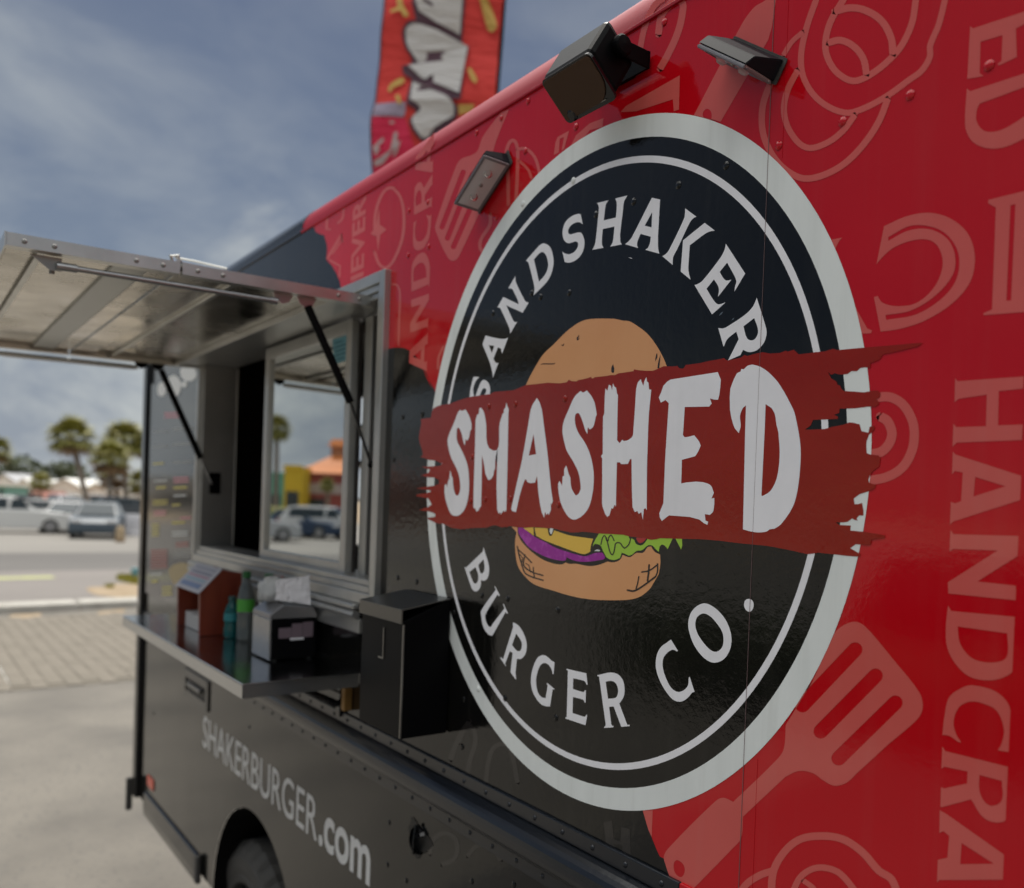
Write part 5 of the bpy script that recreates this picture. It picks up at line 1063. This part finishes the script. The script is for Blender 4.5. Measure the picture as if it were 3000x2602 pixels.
def broad_tree(label, cpx, D, R_, group='round dark trees on the skyline'):
    c = Vector(deep(*cpx, D)); t = thing('broadleaf_tree', label, 'tree', (c.x, c.y, 0), group)
    obj('trunk', tube(bmesh.new(), [(c.x, c.y, 0), (c.x+.1, c.y, c.z*.6), (c.x, c.y+.1, c.z)], [.25, .18, .1], 8), trunk_m, t)
    bm = bmesh.new()
    for i in range(520):
        v = Vector((rnd.gauss(0, 1), rnd.gauss(0, 1), rnd.gauss(0, .8))); v = v.normalized()*R_*rnd.uniform(.45, 1)**.6; p = c+v
        a = Vector((rnd.gauss(0, 1), rnd.gauss(0, 1), rnd.gauss(0, 1))).normalized(); b2 = a.cross(Vector((0.3, .5, .8))).normalized(); s = R_*.13
        bm.faces.new([bm.verts.new(q) for q in (p+a*s, p+b2*s, p-a*s, p-b2*s)])
    obj('crown', bm, leaf_m, t)
broad_tree('dark round tree rising over the white roofs at the left', Z(270, 950), 130, 2.9)
broad_tree('small green tree top left of the leaning palm trunk', Z(690, 960), 130, 2.2)
broad_tree('grey green tree top behind the leaning palm trunk', Z(830, 985), 135, 2.6)
broad_tree('dark tree at the far left skyline edge', Z(20, 915), 140, 2.6)
# houses: walls, gable roof, windows
def house(label, x0, x1, y_top, y_eave, D, depth, wallc, roofc, gable=True, wins=3, group='pale houses beyond the car park', cat='house', name='house', awn=None):
    a, b2 = deep(*Z(x0, 1300), D), deep(*Z(x1, 1300), D); base = Vector((a[0], a[1], 0)); ex = Vector((b2[0]-a[0], b2[1]-a[1], 0)); w = ex.length; ex.normalize(); ey = Vector((-ex.y, ex.x, 0))
    if ey.dot(Vector((AF[0], AF[1], 0))) < 0: ey = -ey
    he = deep(*Z((x0+x1)/2, y_eave), D)[2]; ht = deep(*Z((x0+x1)/2, y_top), D)[2]
    t = thing(name, label, cat, tuple(base), group)
    def T(u, v, z): return base+ex*u+ey*v+Vector((0, 0, z))
    bm = bmesh.new(); prof = [(0, 0), (w, 0), (w, he)]+([(w/2, ht-.1)] if gable else [])+[(0, he)]
    f0 = [bm.verts.new(T(u, 0, z)) for u, z in prof]; f1 = [bm.verts.new(T(u, depth, z)) for u, z in prof]; n = len(prof)
    bm.faces.new(f0); bm.faces.new(f1[::-1])
    for k in range(n): bm.faces.new((f0[k], f0[(k+1) % n], f1[(k+1) % n], f1[k]))
    bmesh.ops.recalc_face_normals(bm, faces=bm.faces)
    obj('wall', bm, MATS.get(wallc[0]) or mat(wallc[0], wallc[1], rough=0.85), t)
    bm = bmesh.new()
    if gable: pr = [(-.35, he-.2), (w/2, ht), (w+.35, he-.2), (w+.35, he-.05), (w/2, ht+.15), (-.35, he-.05)]
    else: pr = [(-.2, he+.01), (w+.2, he+.01), (w+.2, ht), (-.2, ht)]
    r0 = [bm.verts.new(T(u, -.35, z)) for u, z in pr]; r1 = [bm.verts.new(T(u, depth+.35, z)) for u, z in pr]; n = len(pr)
    bm.faces.new(r0); bm.faces.new(r1[::-1])
    for k in range(n): bm.faces.new((r0[k], r0[(k+1) % n], r1[(k+1) % n], r1[k]))
    bmesh.ops.recalc_face_normals(bm, faces=bm.faces)
    obj('roof', bm, MATS.get(roofc[0]) or mat(roofc[0], roofc[1], rough=0.7), t)
    wm = MATS.get('window_dark') or mat('window_dark', (0.03, 0.04, 0.045), rough=0.15)
    for k in range(wins):
        u0 = w*(k+.3)/wins; u1 = u0+w*.4/wins; z0_, z1_ = he*.40, he*.78
        bm = bmesh.new(); q = [T(u0, -.03, z0_), T(u1, -.03, z0_), T(u1, -.03, z1_), T(u0, -.03, z1_)]; q2 = [p+ey*.06 for p in q]
        a0 = [bm.verts.new(p) for p in q]; a1 = [bm.verts.new(p) for p in q2]; bm.faces.new(a0)
        for j in range(4): bm.faces.new((a0[j], a0[(j+1) % 4], a1[(j+1) % 4], a1[j]))
        bmesh.ops.recalc_face_normals(bm, faces=bm.faces); obj('window', bm, wm, t)
    return t
wp_, wc, wg, wt = ('wall_white', (0.82, 0.81, 0.78)), ('wall_cream', (0.80, 0.72, 0.65)), ('wall_grey', (0.60, 0.61, 0.61)), ('wall_teal', (0.16, 0.33, 0.29))
rl, rg, rr_ = ('roof_pale', (0.80, 0.79, 0.75)), ('roof_grey', (0.42, 0.42, 0.43)), ('roof_red', (0.27, 0.10, 0.07))
house('wide white house with a grey roof at the far left', -120, 200, 950, 1060, 120, 9, wp_, rg)
house('small teal hut in front of the white house at the far left', -40, 60, 1060, 1090, 105, 4, wt, rl, gable=False, wins=1)
house('white gabled house left of the small low palm', 190, 380, 1010, 1090, 115, 8, wp_, rl, wins=2)
house('low hut with a rusty red roof under the small palm', 330, 500, 1165, 1240, 85, 4, wc, rr_, wins=1)
house('long pale house with a light roof left of the leaning trunk', 560, 960, 1010, 1110, 118, 9, wc, rl)
house('pinkish house right of the leaning trunk', 1020, 1240, 1065, 1120, 118, 8, wc, rl, wins=2)
house('white house behind the three palms', 1250, 1480, 1040, 1130, 122, 8, wp_, rl, wins=2)
house('white tent like house beside the corner post', 1480, 1760, 1060, 1170, 100, 8, wp_, rl, wins=2)
house('long low grey store behind the parked cars', 540, 1500, 1170, 1195, 96, 6, wg, rl, gable=False, wins=6)
# parked cars
def car(label, c, heading, kind, colr, group='cars parked across the road'):
    L_, W_, H_ = dict(suv=(4.7, 1.85, 1.62), sedan=(4.6, 1.8, 1.42), hatch=(4.2, 1.76, 1.5))[kind]
    t = thing('parked_car', label, 'car', (c[0], c[1], 0), group)
    M = Matrix.Translation(Vector((c[0], c[1], 0.0)))@Matrix.Rotation(heading, 4, 'Z')
    h = L_/2; rf = dict(suv=-h+.05, sedan=-h+.65, hatch=-h+.1)[kind]; g0 = H_*.40
    low = [(-h, .34), (-h-.02, .62), (-h+.05, H_*.60), (rf-.02, H_*.64), (h*.40, H_*.62), (h-.35, H_*.56), (h-.04, H_*.44), (h, .36), (h-.08, .22), (-h+.1, .22)]
    top = [(rf, H_*.63), (rf+.35, H_*.95), (rf+.75, H_), (h*.02, H_*.99), (h*.44, H_*.61)]
    mt = MATS.get('car_'+label[:12].replace(' ', '_')) or mat('car_'+label[:12].replace(' ', '_'), colr, rough=0.42, spec=0.3)
    def extr(prof, w0, w1=None, zc=None):
        bm = bmesh.new(); w1 = w1 or w0; zs = [z for _, z in prof]; zl, zh = min(zs), max(zs)
        def hw(z): return lerp(w0, w1, (z-zl)/(zh-zl))/2
        a = [bm.verts.new(M@Vector((x, hw(z), z))) for x, z in prof]; b2 = [bm.verts.new(M@Vector((x, -hw(z), z))) for x, z in prof]; n = len(prof)
        fs = [bm.faces.new(a), bm.faces.new(b2)]
        for k in range(n): fs.append(bm.faces.new((a[k], a[(k+1) % n], b2[(k+1) % n], b2[k])))
        bmesh.ops.recalc_face_normals(bm, faces=fs); bmesh.ops.bevel(bm, geom=list({e for f in fs for e in f.edges}), offset=.05, segments=2, affect='EDGES', profile=.6); return bm
    obj('body', extr(low, W_), mt, t)
    obj('cabin', extr(top, W_-.12, W_-.5), mt, t)
    gl = MATS.get('car_glass') or mat('car_glass', (0.03, 0.04, 0.045), rough=0.05)
    gz0, gz1 = H_*.66, H_*.93
    for s in (1, -1):
        for xa, xb in ((rf+.42, -h*.02-.06), (-h*.02+.02, h*.30)):
            bm = bmesh.new(); 
            def gy(z): return s*(lerp(W_-.12, W_-.5, (z-H_*.61)/(H_*.39))/2+.012)
            xb2 = xb-(.30 if xb > .2 else 0); q = [M@Vector((xa, gy(gz0), gz0)), M@Vector((xb, gy(gz0), gz0)), M@Vector((xb2, gy(gz1), gz1)), M@Vector((xa+.08, gy(gz1), gz1))]
            bm.faces.new([bm.verts.new(p) for p in q]); obj('side_window', bm, gl, t)
    for nm, xa, za, xb, zb in (('windscreen', h*.44+.02, H_*.64, h*.06+.03, H_*.955), ('rear_window', rf+.02, H_*.68, rf+.33, H_*.94)):
        bm = bmesh.new(); o = .03 if nm == 'windscreen' else -.03; wa, wb = W_/2-.20, W_/2-.32
        bm.faces.new([bm.verts.new(M@Vector(p)) for p in ((xa+o, -wa, za+.02), (xa+o, wa, za+.02), (xb+o, wb, zb), (xb+o, -wb, zb))]); obj(nm, bm, gl, t)
    for x in (h*.62, -h*.60):
        for s in (1, -1):
            w_ = obj('wheel', lathe(bmesh.new(), [(0, .0), (.33, .0), (.34, .05), (.34, .19), (.30, .215), (.21, .22), (.20, .19), (0, .19)], M@Vector((x, s*(W_/2-.2), .34)), M.to_3x3()@Vector((0, s, 0)), 20), rubber, t)
            obj('rim', lathe(bmesh.new(), [(0, .21), (.19, .205), (.195, .195), (0, .195)], M@Vector((x, s*(W_/2-.2), .34)), M.to_3x3()@Vector((0, s, 0)), 14), MATS.get('car_rim') or mat('car_rim', (0.35, 0.35, 0.36), rough=0.35, metal=0.8), w_)
    for s in (1, -1):
        for nm, x, z, cc in (('headlight', h-.10, H_*.49, (0.6, 0.6, 0.6)), ('tail_light', -h-.02, H_*.54, (0.35, 0.02, 0.02))):
            bm = box(bmesh.new(), -.06, .06, -.18, .18, -.07, .07, bev=.02); bmesh.ops.transform(bm, matrix=M@Matrix.Translation(Vector((x, s*(W_/2-.25), z))), verts=bm.verts); obj(nm, bm, MATS.get(nm) or mat(nm, cc, rough=0.2), t)
    return t
g = ground
c1 = g(*Z(240, 1640)); car('white SUV parked side on at the left picture edge', (c1[0]-.3, c1[1]-.35), R(84), 'suv', (0.66, 0.66, 0.64))
c2 = g(*Z(1260, 1720)); car('dark blue grey hatchback with its nose turned to the road', (c2[0]-2.2, c2[1]), R(-14), 'hatch', (0.07, 0.09, 0.11))
c3 = g(*Z(830, 1660)); car('pale silver sedan beside the dark hatchback with its nose to the road', (c3[0]-3.0, c3[1]+.3), R(-16), 'sedan', (0.42, 0.42, 0.42))
c4 = g(*Z(800, 1470)); car('dark windscreened silver car in the second row', (c4[0], c4[1]), R(10), 'suv', (0.36, 0.37, 0.40))
c5 = g(*Z(1350, 1480)); car('teal grey pickup shaped car behind the dark hatchback', (c5[0], c5[1]), R(80), 'suv', (0.24, 0.33, 0.35))
c6 = g(*Z(150, 1480)); car('far grey car behind the white SUV', (c6[0], c6[1]), R(85), 'sedan', (0.35, 0.36, 0.36))
for k_, (zx, zy, hd, kd, cc, lab) in enumerate(((-40, 1500, 95, 'sedan', (0.62, 0.62, 0.61), 'white sedan roof behind the white SUV'), (420, 1450, 88, 'hatch', (0.14, 0.15, 0.16), 'grey hatchback right of the white SUV in the second row'), (620, 1560, 75, 'sedan', (0.50, 0.50, 0.49), 'pale car between the white SUV and the silver sedan'),
        (1080, 1440, 92, 'sedan', (0.04, 0.05, 0.06), 'black car far behind the dark hatchback'), (1560, 1500, 85, 'suv', (0.08, 0.09, 0.10), 'dark grey SUV behind the folding sign'), (1300, 1425, 90, 'suv', (0.16, 0.05, 0.05), 'maroon car in the last row below the three palms'))):
    cp = g(*Z(zx, zy)); car(lab, (cp[0], cp[1]), R(hd), kd, cc)
# white sandwich board and a beige bollard by the cars
sgn = g(*Z(1565, 1680)); sg = thing('sandwich_board', 'white folding sign with two grey text lines beside the parked cars', 'sign', (sgn[0], sgn[1], 0))
ax_ = Vector((AR[0], AR[1], 0)).normalized(); fx_ = Vector((AF[0], AF[1], 0)).normalized(); pb = Vector((sgn[0], sgn[1], 0))
for s, nm in ((0, 'front_panel'), (1, 'back_panel')):
    bm = bmesh.new(); y0 = 0 if s == 0 else .55; q = [pb+ax_*u+fx_*lerp(y0, .27, z/1.0)+Vector((0, 0, z)) for u, z in ((-.72, .02), (.72, .02), (.72, 1.0), (-.72, 1.0))]
    q2 = [p+fx_*.02 for p in q]; a0 = [bm.verts.new(p) for p in q]; a1 = [bm.verts.new(p) for p in q2]; bm.faces.new(a0); bm.faces.new(a1[::-1])
    for j in range(4): bm.faces.new((a0[j], a0[(j+1) % 4], a1[(j+1) % 4], a1[j]))
    bmesh.ops.recalc_face_normals(bm, faces=bm.faces); fp = obj(nm, bm, paper, sg)
    if s == 0:
        for z in (.68, .45):
            bm = bmesh.new(); bm.faces.new([bm.verts.new(pb+ax_*u+fx_*(lerp(0, .27, zz)-.012)+Vector((0, 0, zz))) for u, zz in ((-.3, z), (.35, z), (.35, z+.06), (-.3, z+.06))]); obj('text_line', bm, mat('sign_grey_%d' % (z*100), (0.38, 0.37, 0.40), rough=0.7), fp)
bo = g(*Z(1400, 1750)); bl = thing('bollard', 'beige round bollard beside the dark hatchback nose', 'bollard', (bo[0], bo[1], 0))
obj('post', lathe(bmesh.new(), [(0, 0), (.17, 0), (.16, .5), (.11, .62), (0, .64)], (bo[0], bo[1], 0), (0, 0, 1), 16), mat('bollard_beige', (0.42, 0.32, 0.20), rough=0.8), bl)
obj('foot_band', lathe(bmesh.new(), [(.176, .05), (.174, .14)], (bo[0], bo[1], 0), (0, 0, 1), 16), mat('bollard_band', (0.30, 0.20, 0.12), rough=0.8), bl)
kb = g(*px('q', 1290, 470)); kbo = thing('litter_cup', 'small pale blue cup lying in the yellow green grass', 'cup', (kb[0], kb[1], 0))
obj('cup_body', lathe(bmesh.new(), [(0, .01), (.07, .01), (.09, .22), (0, .22)], (kb[0], kb[1], .01), (0, 0, 1), 12), mat('cup_blue', (0.16, 0.36, 0.42), rough=0.5), kbo)

# ------------------------------------------------------------------ what the window and the glossy wrap reflect, on the camera's side of the truck
def mirror_pt(x, y, D):
    p = deep(x, y, D); return np.array([p[0], -p[1]+0.08, p[2]])
B2 = lambda x, y: (760+x/1.99, 860+y/1.99)
DB = 78
kx = mirror_pt(*B2(402, 1200), DB); dirx = Vector((mirror_pt(*B2(600, 1200), DB)-mirror_pt(*B2(240, 1200), DB))); ww = dirx.length*1.12; dirx = Vector((dirx.x, dirx.y, 0)).normalized(); diry = Vector((kx[0]-EYE[0], kx[1]-EYE[1], 0)).normalized(); diry = (diry-dirx*diry.dot(dirx)).normalized()
hh = lambda y: mirror_pt(*B2(420, y), DB)[2]
kk = thing('beach_shop', 'red beach shop with an orange hipped roof and cupola mirrored in the service window', 'shop', (kx[0], kx[1], 0))
def TB(u, v, z): return Vector((kx[0], kx[1], 0))+dirx*u+diry*v+Vector((0, 0, z))
def tbox(bm, u0, u1, v0, v1, z0, z1):
    vs = [bm.verts.new(TB(*p)) for p in ((u0, v0, z0), (u1, v0, z0), (u1, v1, z0), (u0, v1, z0), (u0, v0, z1), (u1, v0, z1), (u1, v1, z1), (u0, v1, z1))]
    fs = [bm.faces.new([vs[i] for i in q]) for q in ((3, 2, 1, 0), (4, 5, 6, 7), (0, 1, 5, 4), (1, 2, 6, 5), (2, 3, 7, 6), (3, 0, 4, 7))]; bmesh.ops.recalc_face_normals(bm, faces=fs); return bm
he = hh(1050); hw = ww/2
obj('wall', tbox(bmesh.new(), -hw, hw, 0, ww, 0, he), mat('shop_red', (0.28, 0.07, 0.06), rough=0.8), kk)
def hip(bm, h0, h1, w0, w1, c=0):
    a = [bm.verts.new(TB(c+sx_*w0, hw+sy*w0, h0)) for sx_, sy in ((-1, -1), (1, -1), (1, 1), (-1, 1))]; b2 = [bm.verts.new(TB(c+sx_*w1, hw+sy*w1, h1)) for sx_, sy in ((-1, -1), (1, -1), (1, 1), (-1, 1))]
    for k in range(4): bm.faces.new((a[k], a[(k+1) % 4], b2[(k+1) % 4], b2[k]))
    bm.faces.new(b2); bm.faces.new(a[::-1]); bmesh.ops.recalc_face_normals(bm, faces=bm.faces); return bm
org = mat('roof_orange', (0.62, 0.20, 0.05), rough=0.6)
rf_ = obj('roof', hip(hip(bmesh.new(), he, lerp(he, hh(940), .45), hw*1.08, hw*.62), lerp(he, hh(940), .45)+.01, hh(940), hw*.62, hw*.22), org, kk)
obj('cupola', hip(bmesh.new(), hh(942), hh(880), hw*.22, hw*.22), mat('cupola_tan', (0.38, 0.18, 0.10), rough=0.7), rf_)
obj('cupola_roof', hip(bmesh.new(), hh(880), hh(838), hw*.30, hw*.20), org, rf_)
bm = tbox(bmesh.new(), -hw*.95, hw*.95, -.06, -.02, hh(1170), hh(1110)); obj('sign_band', bm, mat('band_grey', (0.40, 0.34, 0.33), rough=0.7), kk)
bm = tbox(bmesh.new(), -hw*.9, -hw*.1, -.06, -.02, 0.2, hh(1200)); obj('shop_window', bm, MATS['window_dark'], kk)
def mir_box(name, label, cat, x0, x1, y0, dep, mt, D=DB-2, y1=None, group=None):
    a, b2 = mirror_pt(*B2(x0, 1200), D), mirror_pt(*B2(x1, 1200), D); z1 = mirror_pt(*B2((x0+x1)/2, y0), D)[2]
    t = thing(name, label, cat, (a[0], a[1], 0), group); ex = Vector((b2[0]-a[0], b2[1]-a[1], 0)); bm = bmesh.new()
    vs = []
    for z in (0, z1):
        for u, v in ((0, 0), (1, 0), (1, 1), (0, 1)): vs.append(bm.verts.new(Vector((a[0], a[1], z))+ex*u+diry*dep*v))
    fs = [bm.faces.new([vs[i] for i in q]) for q in ((3, 2, 1, 0), (4, 5, 6, 7), (0, 1, 5, 4), (1, 2, 6, 5), (2, 3, 7, 6), (3, 0, 4, 7))]; bmesh.ops.recalc_face_normals(bm, faces=fs)
    obj('wall', bm, mt, t); bm = bmesh.new(); nrm = -diry*.05
    q = [Vector((a[0], a[1], 0))+ex*u+nrm+Vector((0, 0, z)) for u, z in ((.15, z1*.25), (.85, z1*.25), (.85, z1*.55), (.15, z1*.55))]; bm.faces.new([bm.verts.new(p) for p in q]); obj('window', bm, MATS['window_dark'], t)
    bm = bmesh.new(); q = [Vector((a[0], a[1], 0))+ex*u+nrm*1.5+Vector((0, 0, z)) for u, z in ((-.02, z1*.93), (1.02, z1*.93), (1.02, z1*1.03), (-.02, z1*1.03))]; bm.faces.new([bm.verts.new(p) for p in q]); obj('parapet', bm, mt, t)
    return t
mir_box('shop_front', 'yellow shop front mirrored in the service window left of the orange roof', 'shop', 140, 245, 1010, 6, mat('shop_yellow', (0.60, 0.42, 0.03), rough=0.8))
mir_box('shop_front', 'green shop front mirrored at the left edge of the service window', 'shop', 40, 138, 1050, 6, mat('shop_green', (0.08, 0.33, 0.25), rough=0.8))
mir_box('shop_front', 'long pale store row mirrored behind the red beach shop', 'shop', -700, 30, 1085, 8, mat('shop_pale', (0.42, 0.40, 0.37), rough=0.8), D=92)
mir_box('shop_front', 'pink motel block mirrored in the glossy wrap', 'shop', 700, 1500, 1090, 8, mat('shop_pink', (0.44, 0.28, 0.25), rough=0.8), D=92)
def mpalm(label, x, y, yb, D, R_):
    c = mirror_pt(*B2(x, y), D); t = thing('palm_tree', label, 'palm tree', (c[0], c[1], 0), 'palms mirrored in the window')
    e = Vector(c); b_ = Vector((c[0]+.3, c[1], 0))
    obj('trunk', tube(bmesh.new(), [b_, b_.lerp(e, .5)+Vector((.1, 0, 0)), e], [.22, .17, .15], 9), trunk_m, t)
    bm = bmesh.new()
    for i in range(44):
        a = i*2.399; el = lerp(1.35, -0.9, i/44); fan(bm, e, Vector((math.cos(a)*math.cos(el), math.sin(a)*math.cos(el), math.sin(el))), Vector((0, 0, 1)) if abs(el) < 1.3 else Vector((1, 0, 0)), R_*rnd.uniform(.8, 1), R_*.52)
    obj('crown', bm, frond_m, t)
mpalm('nearer palm mirrored at the left edge of the service window', 100, 790, 1300, 60, 1.25)
mpalm('palm mirrored in front of the red beach shop', 395, 1120, 1300, 74, 0.8)
mpalm('palm mirrored further out on the glossy wrap', 900, 900, 1300, 60, 1.6)
def bush(label, c, sx_, sy, h, n=900):
    t = thing('hedge', label, 'hedge', (c[0], c[1], 0), 'low hedges on the camera side')
    obj('stem', tube(bmesh.new(), [(c[0]-sx_*.8, c[1], 0), (c[0]-sx_*.7, c[1], h*.6)], .04, 6), trunk_m, t); bm = bmesh.new()
    for i in range(n):
        p = Vector((c[0]+rnd.uniform(-sx_, sx_), c[1]+rnd.uniform(-sy, sy), h*rnd.uniform(.02, 1)**.8)); a = Vector((rnd.gauss(0, 1), rnd.gauss(0, 1), rnd.gauss(0, 1))).normalized(); b2 = a.cross(Vector((.3, .5, .8))).normalized(); s = .07
        bm.faces.new([bm.verts.new(q) for q in (p+a*s, p+b2*s, p-a*s, p-b2*s)])
    obj('foliage', bm, frond_m if 'olive' in label else leaf_m, t)
m1 = mirror_pt(*B2(200, 1290), 48); bush('olive hedge mirrored below the yellow shop front', (m1[0], m1[1]), 3.2, 1.0, 1.5, 1500)
bush('dark hedge along the car park edge on the camera side', (-5.6, -6.2), 2.6, 0.6, 0.85, 2600)
m2 = mirror_pt(*B2(420, 1330), 44); car('white van like car mirrored under the orange roof', (m2[0], m2[1]), math.atan2(dirx.y, dirx.x), 'suv', (0.5, 0.5, 0.5), 'cars mirrored in the window')
m3 = mirror_pt(*B2(270, 1370), 44); car('dark blue car mirrored under the yellow shop front', (m3[0], m3[1]), math.atan2(dirx.y, dirx.x)+.3, 'sedan', (0.03, 0.05, 0.09), 'cars mirrored in the window')
m4 = mirror_pt(*B2(-60, 1400), 39); car('silver car mirrored at the lower left of the service window', (m4[0], m4[1]), math.atan2(dirx.y, dirx.x)-.5, 'hatch', (0.40, 0.41, 0.42), 'cars mirrored in the window')
car('black SUV parked on the camera side and mirrored in the lower logo', (-3.9, -8.6), R(8), 'suv', (0.01, 0.01, 0.012), 'cars mirrored in the wrap')
